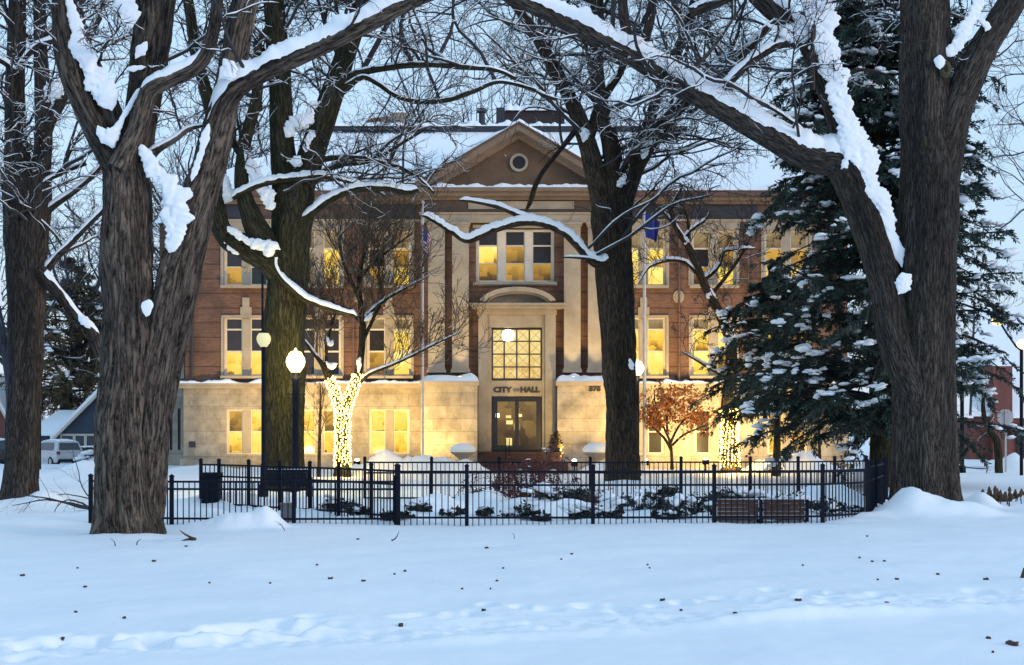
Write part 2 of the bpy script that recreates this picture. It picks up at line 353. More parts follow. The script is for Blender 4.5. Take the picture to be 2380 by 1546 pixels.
for px, Y, w, h in ((1000,31.5,70,.3),(1120,33,60,.35),(1230,31.5,60,.32),(1350,31,60,.25),(1480,32.5,80,.38),(1600,31.5,50,.25),(1750,32,90,.22),(1900,33,60,.4),(1990,32,40,.3),(800,31,60,.12),(700,33.5,90,.15),(560,34,80,.25)):
    mound_px(px, Y, w, 0.7, h)
for px, Y, w, sy, h in ((875,57.5,50,1.0,.40),(840,56.5,45,1.0,.28),(925,57,60,1.2,.36),(985,57.5,65,1.2,.40),(1050,58,70,1.0,.42),(1100,57,40,.9,.26),(1795,57,60,1.1,.34),(1845,57.5,70,1.2,.46),(1905,57,60,1.1,.34),(470,62,60,1.0,.25),(650,60,120,1.2,.25),(2090,58,30,.8,.5),
                     (200,60,40,1.2,.5),(2360,62,30,1.0,.7),(1400,58,40,1,.5),(1450,54,120,1.2,.2)):
    mound_px(px, Y, w, sy, h)
_rng = np.random.default_rng(77)
PRINTS = []
def trail_pt(t):      # from lower left to right across the foreground
    px = -40+2480*t; py = 1520-150*t**0.8+6*math.sin(9*t); Y = F*EYE/(py-HOR); return XX(px,Y), Y
for i in range(70):
    t = _rng.uniform(0.0,1.0)**1.15; x, y = trail_pt(t)
    PRINTS.append((x+_rng.normal(0,.12), y+_rng.normal(0,0.30), _rng.uniform(.08,.15), _rng.uniform(.11,.22), _rng.uniform(.05,.12)))
for i in range(30):
    t = 0.15+0.16*i/30; x, y = trail_pt(t)
    PRINTS.append((x, y-0.15+_rng.normal(0,.08), .17, .16, .10))
def ground(x, y):
    x = np.asarray(x, float); y = np.asarray(y, float)
    X = np.stack([x, y], -1)
    near = np.clip((75-y)/20, 0, 1)
    z = 0.050*_n1(X)*near + 0.014*_n4(X*0.6)*near + 0.010*_n2(X)*near*np.clip((40-y)/10, 0.3, 1)
    encl = np.clip((y-28.4)/0.8,0,1)*np.clip((60-y)/10,0,1)*np.clip((11-np.abs(x))/2,0,1)
    z = z + encl*(0.07+0.06*_n4(X))
    nz4 = _n2(X*1.7)
    q = np.clip((y-74)/14,0,1)*np.clip((-19-x)/5,0,1); z = z-0.62*q*q*(3-2*q)
    for mx, my, sx, sy, h in MOUNDS:
        e = ((x-mx)/sx)**2+((y-my)/sy)**2
        m = e < 9
        if np.any(m): z = z + np.where(m, h*np.exp(-0.6*e**1.3)*(1+0.16*nz4), 0)
    return z
def prints(x, y):
    z = np.zeros_like(x)
    for px, py, sx, sy, h in PRINTS:
        e = ((x-px)/sx)**2+((y-py)/sy)**2
        m = e < 12
        z = z + np.where(m, -0.7*h*np.exp(-e**2.0)+0.10*h*np.exp(-(np.sqrt(e)-1.5)**2*3), 0)
    X = np.stack([x,y],-1)
    t = (x+4.6)/9.4
    yc = 11.9+3.4*np.clip(t,0,1)**1.25
    band = np.exp(-((y-yc)/0.42)**2)
    z = z + band*(0.016*_n3(X)+0.010*_n2(X*2.5)-0.02)
    # low berm left by the plough, smooth lane below it
    z = z - 0.045/(1+np.exp((y-(yc-0.55))/0.10))*np.clip((x+2.5)/2,0,1) + 0.03*np.exp(-((y-(yc-0.45))/0.16)**2)*np.clip((x+2.5)/2,0,1)*(1+0.5*_n2(X))
    return z
def axis(segs):
    out = []
    for a, b, s in segs: out.append(np.arange(a, b, s))
    return np.concatenate(out)
def geo(a, b, f): 
    out = [a]
    while out[-1] < b: out.append(out[-1]*f)
    return np.array(out)
gx = axis([(0,7.5,0.045),(7.5,14,0.12),(14,40,0.5)]); gx = np.concatenate([gx, geo(40,3000,1.35)]); gx = np.concatenate([-gx[:0:-1], gx])
gy = np.concatenate([axis([(-40,8,4.0),(8,11,0.15),(11,16.5,0.04),(16.5,35,0.085),(35,76,0.3)]), geo(76,4000,1.25)])
GX, GY = np.meshgrid(gx, gy)
GZ = ground(GX, GY); nearm = (gy>9)&(gy<18); GZ[nearm] += prints(GX[nearm], GY[nearm])
ny, nx = GX.shape; ii = np.arange(ny*nx).reshape(ny,nx)
fq = np.stack([ii[:-1,:-1],ii[:-1,1:],ii[1:,1:],ii[1:,:-1]],-1).reshape(-1,4)
g = mk('snow_ground', np.stack([GX,GY,GZ],-1).reshape(-1,3), fq, M['ground']); g['kind'] = 'structure'; g['label'] = 'snow covered park ground'
def gz(x, y): return float(ground(np.array([x]), np.array([y]))[0])
def sheet(name, x0, x1, y0, y1, mat, dz=0.012):
    xs = np.linspace(x0,x1,60); ys = np.linspace(y0,y1,14); A,B = np.meshgrid(xs,ys)
    Z = ground(A,B)+dz; i2 = np.arange(A.size).reshape(A.shape)
    o = mk(name, np.stack([A,B,Z],-1).reshape(-1,3), np.stack([i2[:-1,:-1],i2[:-1,1:],i2[1:,1:],i2[1:,:-1]],-1).reshape(-1,4), mat); o['kind'] = 'structure'; return o
sheet('road', -75, -26, 89, 99, M['road'], 0.05); sheet('side_street', 21.5, 60, 62, 69, M['road'], 0.05)
# ------------------------------------------------------------------ trees
def limb_path(spec, Y, ds):
    """spec rows: (px, py, width_px[, dy]) traced at distance Y (+dy) -> path (n,3), radius (n)"""
    pts = []
    for s in spec:
        dy = s[3] if len(s) > 3 else 0.0
        y = Y+dy; p = P(s[0], s[1], y); pts.append((p[0], p[1], p[2], s[2]*y/F/2))
    q = smooth_path(pts, ds); return q[:,:3], np.maximum(q[:,3], 0.004)
def frames(path):
    T = np.gradient(path, axis=0); T = norm(T)
    A = np.empty_like(path); a = np.array([1.0,0,0])
    if abs(T[0]@a) > 0.9: a = np.array([0,1.0,0])
    for i in range(len(path)):
        a = a - (a@T[i])*T[i]; a = a/np.linalg.norm(a); A[i] = a
    return T, A, np.cross(T, A)
def bark_tube(path, rad, S, seed, amp=0.07, flare=0.0, ground_z=None, lobes=0.0):
    T, A, B = frames(path); n = len(path)
    L = np.concatenate([[0], np.cumsum(np.linalg.norm(np.diff(path,axis=0),axis=1))])
    th = np.arange(S)*2*math.pi/S; r0 = rad[:,None]*np.ones(S)
    co = np.stack([np.cos(th)[None]*r0+seed*3.7, np.sin(th)[None]*r0, L[:,None]*np.ones(S)], -1)
    q = co.reshape(-1,3).copy(); q[:,2] *= 0.35
    big = SNoise(seed*7+1, 3, f0=7.0, octs=3)(q); q[:,2] *= 0.30
    rid = SNoise(seed*7+2, 3, n=22, f0=34.0, octs=2)(q)
    rid = 1-np.abs(rid)*1.1
    d = amp*0.55*big*np.clip(r0.ravel(),0,0.5)*1.0 + amp*np.clip(rid,-1,1)*np.minimum(r0.ravel(),0.35)*0.8
    rr = r0.ravel()+d
    if flare and ground_z is not None:
        h = np.clip((path[:,2]-ground_z),0,9)[:,None]*np.ones(S)
        rr = rr*(1+flare*np.exp(-h/0.35).ravel()*(1+0.55*np.sin(th*5+seed)[None]*np.ones((n,1))).ravel())
    rr = rr.reshape(n,S)
    V = path[:,None,:]+rr[...,None]*(np.cos(th)[None,:,None]*A[:,None]+np.sin(th)[None,:,None]*B[:,None])
    idx = np.arange(n*S).reshape(n,S); a = idx[:-1]; b = np.roll(a,-1,1); d2 = idx[1:]; c = np.roll(d2,-1,1)
    return V.reshape(-1,3), np.stack([a,b,c,d2],-1).reshape(-1,4), co.reshape(-1,3)
def snow_cap(path, rad, h, seed, cover=0.75, wid=1.0, S=9):
    """snow lying along the upper side of a limb; where it is thin it sinks into the bark"""
    T, _, _ = frames(path); n = len(path)
    up = np.array([0,0,1.0])-T[:,2:3]*T; hz = np.linalg.norm(up,axis=1); U = up/np.maximum(hz,1e-6)[:,None]
    Sd = np.cross(T, U)
    L = np.concatenate([[0], np.cumsum(np.linalg.norm(np.diff(path,axis=0),axis=1))])
    nz = SNoise(seed, 1, f0=5.0, octs=4)(L[:,None]); nz = nz*0.6
    th_ = np.linspace(-1.45,1.45,S)
    e = np.ones(n); e[:3] = (0,.4,.8); e[-3:] = (.8,.4,0)
    thick = np.clip(h*np.clip((hz-0.28)*2.0,0,1)*(0.88+0.30*nz+ (cover-0.75)*2), 0, None)*e
    thick = np.where(nz > 2.0*cover-2.0+0.55 - 1.1*cover + 0.55, thick, thick) 
    rough = SNoise(seed+1, 3, f0=26.0, octs=3)
    prof = np.cos(th_*0.98)**0.7
    Rr = rad[:,None]*0.87*np.ones(S)
    V = path[:,None,:] + (Rr*np.sin(th_)*wid)[...,None]*Sd[:,None,:] + (Rr*np.cos(th_))[...,None]*U[:,None,:]
    nn = rough(V.reshape(-1,3)).reshape(n,S)
    edge = 0.09*SNoise(seed+2, 3, f0=20.0, octs=3)(V.reshape(-1,3)).reshape(n,S)*np.abs(th_)[None]
    hh = thick[:,None]*np.clip(prof[None,:]*(1+0.11*nn)+edge*(thick>0.01)[:,None], 0, None)
    V = V + hh[...,None]*(U[:,None,:]*(0.5+0.5*np.cos(th_))[None,:,None]+Sd[:,None,:]*(0.45*np.sin(th_))[None,:,None])
    idx = np.arange(n*S).reshape(n,S)
    return V.reshape(-1,3), np.stack([idx[:-1,:-1],idx[:-1,1:],idx[1:,1:],idx[1:,:-1]],-1).reshape(-1,4)
def snow_strip(spec, Y, seed, depth=0.55, off=0.0, S=40, ds=0.022, rag=0.30):
    """a wind-packed bank of snow plastered on a limb or filling a fork"""
    path, rad = limb_path(spec, Y, ds); path = path+np.array([0,off,0])
    T, _, _ = frames(path); yd = np.array([0,1.0,0])-T[:,1:2]*T; yd = norm(yd); s = np.cross(T, yd); n = len(path)
    th = np.arange(S)*2*math.pi/S
    prof = np.ones(n); m = min(6, n//3); k = np.sin(np.linspace(0.12,1,m)*math.pi/2); prof[:m] = k; prof[-m:] = k[::-1]
    rr = rad*prof
    depth = depth*0.62
    V = path[:,None]+rr[:,None,None]*(np.cos(th)[None,:,None]*s[:,None]+depth*np.sin(th)[None,:,None]*yd[:,None])
    nn = SNoise(seed,3,f0=48.0,octs=3)(V.reshape(-1,3)).reshape(n,S); ne = SNoise(seed+5,3,f0=13.0,octs=3)(V.reshape(-1,3)).reshape(n,S)
    V = path[:,None]+(V-path[:,None])*(1+rag*0.42*nn+rag*0.85*ne)[...,None]
    idx = np.arange(n*S).reshape(n,S); a = idx[:-1]; b = np.roll(a,-1,1); d2 = idx[1:]; c = np.roll(d2,-1,1)
    return V.reshape(-1,3), np.stack([a,b,c,d2],-1).reshape(-1,4)
def grow(st, di, Ls, Rs, K, wob, up, rng, droop=0.0, taper=0.72):
    n = len(st); Pn = np.empty((n,K,3)); Pn[:,0] = st; d = norm(di)
    step = Ls/(K-1)
    curl = rng.normal(0, wob*0.45, (n,3))
    for k in range(1,K):
        d = norm(d+rng.normal(0,wob,(n,3))+curl+np.array([0,0,up-droop*k/K])); Pn[:,k] = Pn[:,k-1]+d*step[:,None]
    Rn = Rs[:,None]*(1-taper*np.linspace(0,1,K)[None])
    return Pn, Rn
def spawn(Pn, Rn, m, rng, lo=0.25, ang=(0.5,1.1), lf=(0.45,0.8), rf=0.6, Lp=None):
    n, K, _ = Pn.shape; m = int(m)
    t = rng.uniform(lo,0.98,(n,m))*(K-1); k = np.minimum(t.astype(int),K-2); f = (t-k)[...,None]
    r = np.arange(n)[:,None]; p = Pn[r,k]*(1-f)+Pn[r,k+1]*f; tan = norm(Pn[r,k+1]-Pn[r,k])
    rv = rng.normal(size=(n,m,3)); perp = norm(rv-(rv*tan).sum(-1,keepdims=True)*tan)
    a = rng.uniform(ang[0],ang[1],(n,m,1)); d = tan*np.cos(a)+perp*np.sin(a)
    if Lp is None: Lp = np.linalg.norm(np.diff(Pn,axis=1),axis=2).sum(1)
    L = Lp[:,None]*rng.uniform(lf[0],lf[1],(n,m))*(1-0.35*t/(K-1))
    R = np.maximum(Rn[r,k]*rf*rng.uniform(0.7,1.0,(n,m)), 0.0035)
    return p.reshape(-1,3), d.reshape(-1,3), L.ravel(), R.ravel()
def twig_snow(Pn, Rn, rng, frac=0.5, k=1.0, rmin=0.004, S=4):
    """thin ridges of snow on the flatter stretches of twigs"""
    n, K, _ = Pn.shape
    keep = rng.uniform(size=n) < frac
    Pn = Pn[keep]; Rn = Rn[keep]
    if len(Pn) == 0: return None
    T = norm(np.gradient(Pn,axis=1)); hz = np.sqrt(np.clip(1-T[...,2]**2,0,1))
    up = np.array([0,0,1.0])-T[...,2:3]*T; U = up/np.maximum(np.linalg.norm(up,axis=-1,keepdims=True),1e-6)
    w = np.clip((hz-0.5)*3,0,1)*rng.uniform(0.3,1.25,(len(Pn),K)); w[:,0] *= 0.5; w[:,-1] = 0
    R = (Rn*0.85+0.004*k)*np.clip(w,0,1)+0.0008; C = Pn+U*(Rn*0.75+R*0.55)[...,None]*np.clip(w*3,0,1)[...,None]
    return tubes(C, R, S)
class Tree:
    def __init__(s, name, label, px, Y, cat='tree', bark='bark', twig='twig', group=None, base=None):
        x = XX(px,Y); z = gz(x,Y); s.Y = Y; s.z = z
        s.root = thing(name, label, cat, base or (x,Y,z), group); s.bark = M[bark]; s.twig = M[twig]
        s.paths = []; s.snow = []; s.tw = []; s.tsn = []; s.seeds = []; s.rng = np.random.default_rng(int(px)+int(Y*10))
    def limb(s, spec, name='limb', S=28, ds=0.10, amp=0.06, flare=0.0, snow=0.0, wid=1.0, src=0.0, srange=(0.2,1.0), cover=0.75):
        path, rad = limb_path(spec, s.Y, ds)
        sd = len(path)+int(abs(path[-1,0])*50)%91+1
        s.paths.append(path)
        V, Fq, co = bark_tube(path, rad, S, sd, amp, flare, s.z)
        mk(name, V, Fq, s.bark, s.root, True, co)
        if snow: s.snow.append(snow_cap(path, rad, snow, sd+3, cover, wid))
        if src:
            n = len(path); m = max(1,int(src*np.linalg.norm(path[-1]-path[0])*(srange[1]-srange[0])))
            i = (s.rng.uniform(srange[0],srange[1],m)*(n-2)).astype(int)
            s.seeds.append((path[i], norm(path[i+1]-path[i]), rad[i]))
        return s
    def strip(s, spec, **k): s.snow.append(snow_strip(spec, s.Y, 11+len(s.snow)*3, **k)); return s
    def twigs(s, L=(1.6,3.0), rmin=0.0035, gens=(5,5,4), wob=0.26, up=0.05, flat=0.5, bias=(0,0,0.15), snow=(0.8,0.55,0.3), sk=1.0, rk=0.42, rmax=0.05, Ks=(9,7,6,5), ang=(0.7,1.3), lo=0.2, droop=0.0, shape=None, snow_gen0=True):
        if not s.seeds: return s
        rng = s.rng
        st = np.concatenate([a for a,_,_ in s.seeds]); tn = np.concatenate([b for _,b,_ in s.seeds]); rd = np.concatenate([c for _,_,c in s.seeds])
        n = len(st); rv = rng.normal(size=(n,3))*np.array([1,flat*1.6,0.8])+np.array(bias)*1.5
        perp = norm(rv-(rv*tn).sum(-1,keepdims=True)*tn); a = rng.uniform(ang[0],ang[1],(n,1)); d = tn*np.cos(a)+perp*np.sin(a)
        Ls = rng.uniform(L[0],L[1],n); Rs = np.minimum(rd*rk, rmax)*rng.uniform(0.6,1,n)
        Rs = np.maximum(Rs, 0.008)
        for gi in range(len(gens)+1):
            K = Ks[gi]; Pn, Rn = grow(st, d, Ls, Rs, K, wob, up, rng, droop)
            if shape is not None:
                keep = shape(Pn[:,-1]); Pn = Pn[keep]; Rn = Rn[keep]
            if len(Pn) == 0: break
            Rn = np.maximum(Rn, rmin*(1.5-0.2*gi)); s.tw.append(tubes(Pn, Rn, 5 if gi == 0 else (4 if gi == 1 else 3)))
            if gi < len(snow) and snow[gi] > 0:
                q = twig_snow(Pn, Rn, rng, snow[gi], sk)
                if q: s.tsn.append(q)
            if gi < len(gens): st, d, Ls, Rs = spawn(Pn, Rn, gens[gi], rng, lo=lo, ang=(0.45,1.05), lf=(0.42,0.75))
        s.seeds = []; return s
    def fill(s, n, box, dy=(-3,4), gens=(8,4,2), snow=(0.95,0.75,0.35), rk=0.0095, r0=0.012, sk=1.0, up=0.12, zmin=None, wob=0.28):
        """boughs that reach from the tree's own stems out to points all through its crown"""
        rng = s.rng; src = np.concatenate(s.paths); K = 12; u = np.linspace(0,1,K)[:,None]; PP = []; RR = []
        for _ in range(n):
            Y = s.Y+rng.uniform(*dy); t = P(rng.uniform(box[0],box[1]), rng.uniform(box[2],box[3]), Y)
            d = np.linalg.norm(src-t,axis=1)+3.0*np.clip(src[:,2]-t[2]+0.5,0,None); c = np.argsort(d); c = c[rng.integers(0,max(1,len(c)//6))]
            S0 = src[c]; L = np.linalg.norm(t-S0)
            if L < 0.6: continue
            m = (S0+t)/2+np.array([0,0,up*L])+rng.normal(0,0.12*L,3)
            q = (1-u)**2*S0+2*u*(1-u)*m+u*u*t
            for f in (2,4,7): q = q+np.sin(u*f*math.pi+rng.uniform(0,6.28))*np.sqrt(u)*rng.normal(0,0.045*L/f**0.7,3)
            PP.append(q); RR.append((r0+rk*L)*(1-0.72*u[:,0]))
        Pn = np.array(PP); Rn = np.array(RR); s.tw.append(tubes(Pn, Rn, 6))
        for gi in range(len(gens)+1):
            if snow[min(gi,2)]: s.tsn.append(twig_snow(Pn, Rn, rng, snow[min(gi,2)], sk))
            if gi == len(gens): break
            st, d, L, R = spawn(Pn, Rn, gens[gi], rng, lo=0.18, ang=(0.45,1.15), lf=(0.28,0.55) if gi == 0 else (0.4,0.72)); 
            R = np.clip(R*1.15, (0.014,0.010,0.007)[min(gi,2)], 0.035)
            Pn, Rn = grow(st, d, L, R, (8,6,5)[min(gi,2)], wob, 0.04, rng)
            s.tw.append(tubes(Pn, Rn, 4 if gi == 0 else 3))
        return s
    def done(s, crown='crown', snowname='snow_cover'):
        if s.tw: V, Fq = catenate(s.tw); mk(crown, V, Fq, s.twig, s.root)
        sn = s.snow+s.tsn
        if sn: V, Fq = catenate(sn); o = mk(snowname, V, Fq, M['snow'], s.root); o['label'] = 'white snow lying along the branches'; o['kind'] = 'stuff'
        return s.root

# --- the big near tree on the left
t = Tree('shade_tree', 'massive shaggy-barked tree with two fused stems nearest on the left', 295, 25.6)
t.limb([(298,1300,158),(297,1240,152),(290,1150,140),(287,1050,136),(291,950,130),(297,850,122),(300,750,114),(299,640,112),(296,540,112),(296,450,110),(288,390,98)], 'trunk', S=120, ds=0.035, amp=0.13, flare=0.10)
t.limb([(335,1200,80,.05),(345,1080,85,.08),(352,980,90,.10),(366,880,96,.1),(388,780,96,.1),(405,690,92,.1),(425,600,86,.1),(448,510,80,.1),(475,420,76,.1),(497,340,70,.1),(517,265,62,.1),(535,190,58,.15),(550,110,58,.2),(568,20,58,.25),(585,-60,52,.3)], 'stem', S=72, ds=0.045, amp=0.13, src=0.0)
t.limb([(290,420,78),(258,360,66),(222,300,57),(190,235,53),(165,170,51),(150,100,50),(146,20,47),(146,-70,42)], 'limb', S=48, ds=0.05, amp=0.10)
t.limb([(280,330,44,.12),(262,270,50,.12),(240,215,46,.14),(214,150,38,.16),(190,85,30,.18),(172,30,26,.2),(158,-40,22,.2)], 'limb', S=32, ds=0.05, amp=0.08)
t.limb([(300,430,80,.25),(312,360,72,.3),(326,270,74,.35),(340,180,80,.4),(352,90,84,.4),(362,0,84,.45),(370,-80,80,.5)], 'limb', S=56, ds=0.05, amp=0.12)
t.limb([(280,390,60,-.2),(300,345,46,-.25),(325,285,42,-.3),(346,215,40,-.35),(375,193,38,-.4),(410,178,36,-.4),(448,160,34,-.4),(476,128,33,-.4),(492,85,31,-.4),(502,30,29,-.4),(506,-60,26,-.4)], 'limb', S=40, ds=0.05, amp=0.08, snow=0.10)
t.limb([(498,300,60,.0),(520,245,54,-.05),(552,205,46,-.1),(605,172,42,-.15),(665,143,41,-.2),(735,112,40,-.25),(800,82,39,-.3),(860,52,38,-.3),(920,22,37,-.3),(980,-6,36,-.35),(1060,-40,34,-.4)], 'limb', S=44, ds=0.05, amp=0.09, snow=0.17, wid=1.05, cover=0.9, src=1.0, srange=(0.45,1.0))
t.limb([(345,365,30),(370,345,18),(405,325,15),(440,300,12),(470,292,8),(478,290,5)], 'limb', S=16, ds=0.06, snow=0.05)
t.limb([(300,860,30,-.3),(262,690,22,-.1)], 'limb', S=12, ds=0.1) if False else None
t.strip([(163,-20,16),(172,40,26),(188,90,34),(206,140,44),(228,185,60),(245,215,58),(258,240,40),(266,262,18)], off=-0.16, depth=0.4)
t.strip([(238,300,12),(250,318,30),(262,324,46),(276,316,34),(292,288,14),(318,245,10),(334,214,8)], off=-0.30, depth=0.5)
t.strip([(292,-20,40),(298,20,46),(305,50,42),(312,68,20)], off=-0.12, depth=0.4); t.strip([(345,100,14),(330,120,22),(318,140,8)], off=-0.1, depth=0.4)
t.strip([(332,342,12),(350,372,30),(372,400,44),(395,425,48),(412,455,60),(420,480,70),(416,515,54),(412,550,44),(408,578,30),(402,592,14)], off=-0.30, depth=0.45)
t.strip([(498,300,10),(488,340,16),(478,375,12),(465,415,14),(458,432,8)], off=-0.46, depth=0.35)
t.strip([(365,703,22),(362,722,24),(358,742,14)], off=-0.55, depth=0.4); t.strip([(300,168,10),(325,164,12),(346,162,8)], off=-0.2, depth=0.5)
t.strip([(530,150,16),(545,172,34),(535,188,34),(560,190,30)], off=-0.40, depth=0.6)
t.twigs(L=(1.2,2.4), gens=(4,4,3), bias=(0.4,0,0.2), snow=(0.9,0.5,0.2)); t.fill(14, (20,720,-260,150), (-1.5,3.5), (7,5,3)); t.done()
# --- double tree on the far left
t = Tree('shade_tree', 'dark twin-stemmed tree at the left edge of the park', 48, 36, bark='bark_grey')
t.limb([(46,1230,88),(48,1168,80),(51,1080,76),(54,1000,76),(58,900,74),(60,800,78),(60,700,84),(60,600,92),(62,500,104),(62,430,106),(60,390,92)], 'trunk', S=64, ds=0.06, amp=0.08, flare=0.2)
t.limb([(52,450,70),(42,380,60),(36,300,48),(35,200,44),(38,100,42),(40,0,40),(42,-60,36)], 'stem', S=32, ds=0.07, src=1.6, srange=(0.2,1))
t.limb([(80,450,60),(96,380,44),(102,300,40),(98,200,34),(94,110,30),(92,20,28),(92,-60,24)], 'stem', S=32, ds=0.07, src=1.6, srange=(0.2,1))
t.limb([(100,320,30),(122,270,28),(142,235,26),(160,190,24),(190,120,20,.4),(230,40,16,.8)], 'limb', S=20, ds=0.07, snow=0.10, src=1.5)
t.limb([(92,505,22),(130,475,16),(168,448,14),(205,418,12),(240,380,10),(260,340,8)], 'limb', S=14, ds=0.07, snow=0.07, src=2)
t.limb([(98,640,20),(130,600,16),(170,560,14),(208,520,12),(245,485,11),(300,430,8)], 'limb', S=14, ds=0.07, snow=0.08, src=1)
t.limb([(92,630,34,-.2),(120,665,28,-.2),(150,700,24,-.1),(182,740,22,0),(218,775,22,.2),(236,830,18,.3)], 'limb', S=18, ds=0.07, snow=0.07)
t.limb([(70,560,20,-.3),(90,440,12,-.3),(150,400,10),(200,380,9)], 'limb', S=12, ds=0.08, snow=0.04, src=1.5)
t.limb([(40,170,14,-.3),(0,140,16,-.3),(-40,150,16,-.3)], 'limb', S=12, ds=0.08, snow=0.06); t.limb([(40,160,12,-.3),(80,112,15,-.3),(118,95,16,-.3),(150,90,14)], 'limb', S=12, ds=0.08, snow=0.07)
t.strip([(100,240,14),(112,225,34),(132,205,40),(148,190,24)], off=-0.15, depth=0.5)
t.strip([(0,590,10),(8,640,14),(14,690,12),(18,715,6)], off=-0.5, depth=0.4); t.strip([(218,765,20),(205,750,18),(190,735,10)], off=-0.3, depth=0.5)
t.twigs(L=(1.4,3.0), gens=(5,5,3), bias=(0,0,0.2)); t.fill(46, (-120,470,-220,520), (-3,4.5)); t.done()
# --- dark tree left of the building
t = Tree('shade_tree', 'tall dark tree with spreading forks between two globe lamps', 660, 42, bark='bark_dark')
t.limb([(660,1190,104),(660,1140,96),(661,1060,92),(660,960,92),(660,860,94),(663,760,94),(668,660,92),(674,560,88),(682,490,90),(682,440,92),(678,415,84)], 'trunk', S=72, ds=0.06, amp=0.09, flare=0.12)
t.limb([(668,460,66),(660,390,58),(655,310,54),(652,220,52),(646,130,50),(638,40,48),(632,-50,46)], 'stem', S=36, ds=0.07, src=1.3, srange=(0.3,1))
t.limb([(692,460,66),(712,395,62),(735,330,58),(758,260,54),(782,190,50),(806,120,46),(828,50,42),(850,-40,40)], 'stem', S=36, ds=0.07, src=1.3, srange=(0.3,1))
t.limb([(690,680,60),(660,640,74,-.1),(625,600,74,-.15),(580,578,64,-.2),(540,562,54,-.2),(516,535,46,-.2),(506,490,42,-.2),(504,430,40,-.2),(508,360,38,-.1),(500,290,34),(478,210,30),(455,120,26),(440,20,24),(430,-40,20)], 'limb', S=36, ds=0.07, src=1.3, srange=(0.5,1))
t.limb([(650,620,50,-.3),(620,570,58,-.35),(592,520,52,-.4),(572,470,40,-.4),(562,420,34,-.4),(566,350,30,-.4),(580,290,28,-.4),(594,240,27,-.4),(600,180,24,-.4),(598,100,20)], 'limb', S=26, ds=0.07, src=1.2, srange=(0.55,1))
t.limb([(648,500,26,-.2),(628,460,24,-.2),(600,420,22,-.2),(570,375,20,-.2),(548,340,18,-.1),(520,300,14)], 'limb', S=18, ds=0.08)
t.limb([(540,460,14,-.6),(580,440,14,-.6),(620,425,14,-.6),(680,416,14,-.6),(740,411,12,-.6),(800,420,8,-.5),(860,440,6,-.4),(895,455,4)], 'limb', S=12, ds=0.06, snow=0.09, wid=1.1, cover=0.95)
t.limb([(700,515,24,-.3),(730,492,18,-.4),(765,466,16,-.4),(805,446,18,-.4),(850,437,18,-.4),(900,437,18,-.4),(945,446,17,-.4),(972,440,14,-.4)], 'limb', S=14, ds=0.06, snow=0.10, wid=1.1, cover=0.95, src=1.2, srange=(0.55,1))
t.limb([(645,600,20,-.55),(652,640,18,-.6),(680,672,16,-.6),(710,695,15,-.6),(750,712,13,-.6),(800,726,10,-.6),(830,735,5,-.6)], 'limb', S=12, ds=0.05, snow=0.075, wid=1.25, cover=0.95)
t.limb([(800,190,24),(835,170,20,-.2),(880,160,16,-.3),(940,152,15,-.4),(1010,150,14,-.4),(1080,156,13,-.4),(1150,162,10,-.4),(1200,182,6)], 'limb', S=12, ds=0.07, snow=0.04, src=1.6)
t.limb([(790,215,22),(840,180,14,-.3),(880,195,13,-.4),(920,222,13,-.5),(975,236,13,-.5),(1040,232,13,-.5),(1100,212,12,-.5),(1160,190,10,-.5),(1230,205,9,-.4),(1290,232,6)], 'limb', S=12, ds=0.07, snow=0.03, src=1.2)
t.limb([(742,372,14),(800,365,12),(860,370,11),(930,390,10),(980,420,8),(1010,450,5)], 'limb', S=10, ds=0.07, snow=0.02, src=1.6)
t.limb([(720,410,10),(790,385,9),(860,375,8),(940,330,7),(990,300,4)], 'limb', S=10, ds=0.07, src=1.5)
t.strip([(665,325,10),(680,305,34),(700,290,36),(722,265,26),(740,240,12)], off=-0.3, depth=0.5); t.strip([(690,370,16),(694,380,34),(690,395,20)], off=-0.5, depth=0.5)
t.strip([(715,360,12),(722,330,18),(735,310,16)], off=-0.4, depth=0.4)
t.strip([(570,352,14),(592,395,24),(610,430,28),(628,462,32),(640,495,24)], off=-0.55, depth=0.4)
t.strip([(530,560,10),(545,580,20),(570,590,18)], off=-0.5, depth=0.4); t.strip([(520,400,12),(528,450,34),(545,470,24)], off=-0.3, depth=0.5)
t.strip([(540,535,14),(565,555,18),(590,570,18),(618,578,22),(640,585,36),(655,572,26)], off=-0.75, depth=0.6)
t.twigs(L=(1.4,3.2), gens=(5,5,3), bias=(0,0,0.35), snow=(0.8,0.5,0.25)); t.fill(34, (440,760,-260,330), (-3.5,5)); t.fill(26, (760,1120,-260,250), (-3.5,5)); t.fill(15, (690,1060,270,425), (-2,4), (6,4,2), (0.6,0.2,0.0)); t.done()
# --- tree right of the entrance
t = Tree('shade_tree', 'many-forked tree in front of the building right of the entrance', 1445, 50, bark='bark_mid')
t.limb([(1446,1170,82),(1446,1118,76),(1446,1040,72),(1444,950,72),(1440,860,74),(1436,770,78),(1430,690,82),(1426,610,86),(1424,540,92),(1422,490,92),(1420,460,84)], 'trunk', S=64, ds=0.07, amp=0.09, flare=0.12)
t.limb([(1405,510,50),(1392,440,48),(1376,370,46),(1358,310,42),(1335,250,36),(1305,190,32),(1272,130,29),(1240,70,25),(1205,20,22),(1170,-30,18)], 'stem', S=28, ds=0.08, src=1.7, srange=(0.3,1), snow=0.04)
t.limb([(1425,490,54),(1428,420,48),(1420,340,42),(1402,270,36),(1390,200,34),(1386,120,32),(1388,40,30),(1388,-40,28)], 'stem', S=28, ds=0.08, src=1.3, srange=(0.3,1))
t.limb([(1434,500,56),(1452,440,54),(1476,385,46),(1508,335,38),(1545,290,32),(1590,238,28),(1640,195,24,.3),(1690,160,22,.6),(1750,100,20,.8),(1800,50,16,1)], 'stem', S=26, ds=0.08, src=1.5, srange=(0.3,1), snow=0.09)
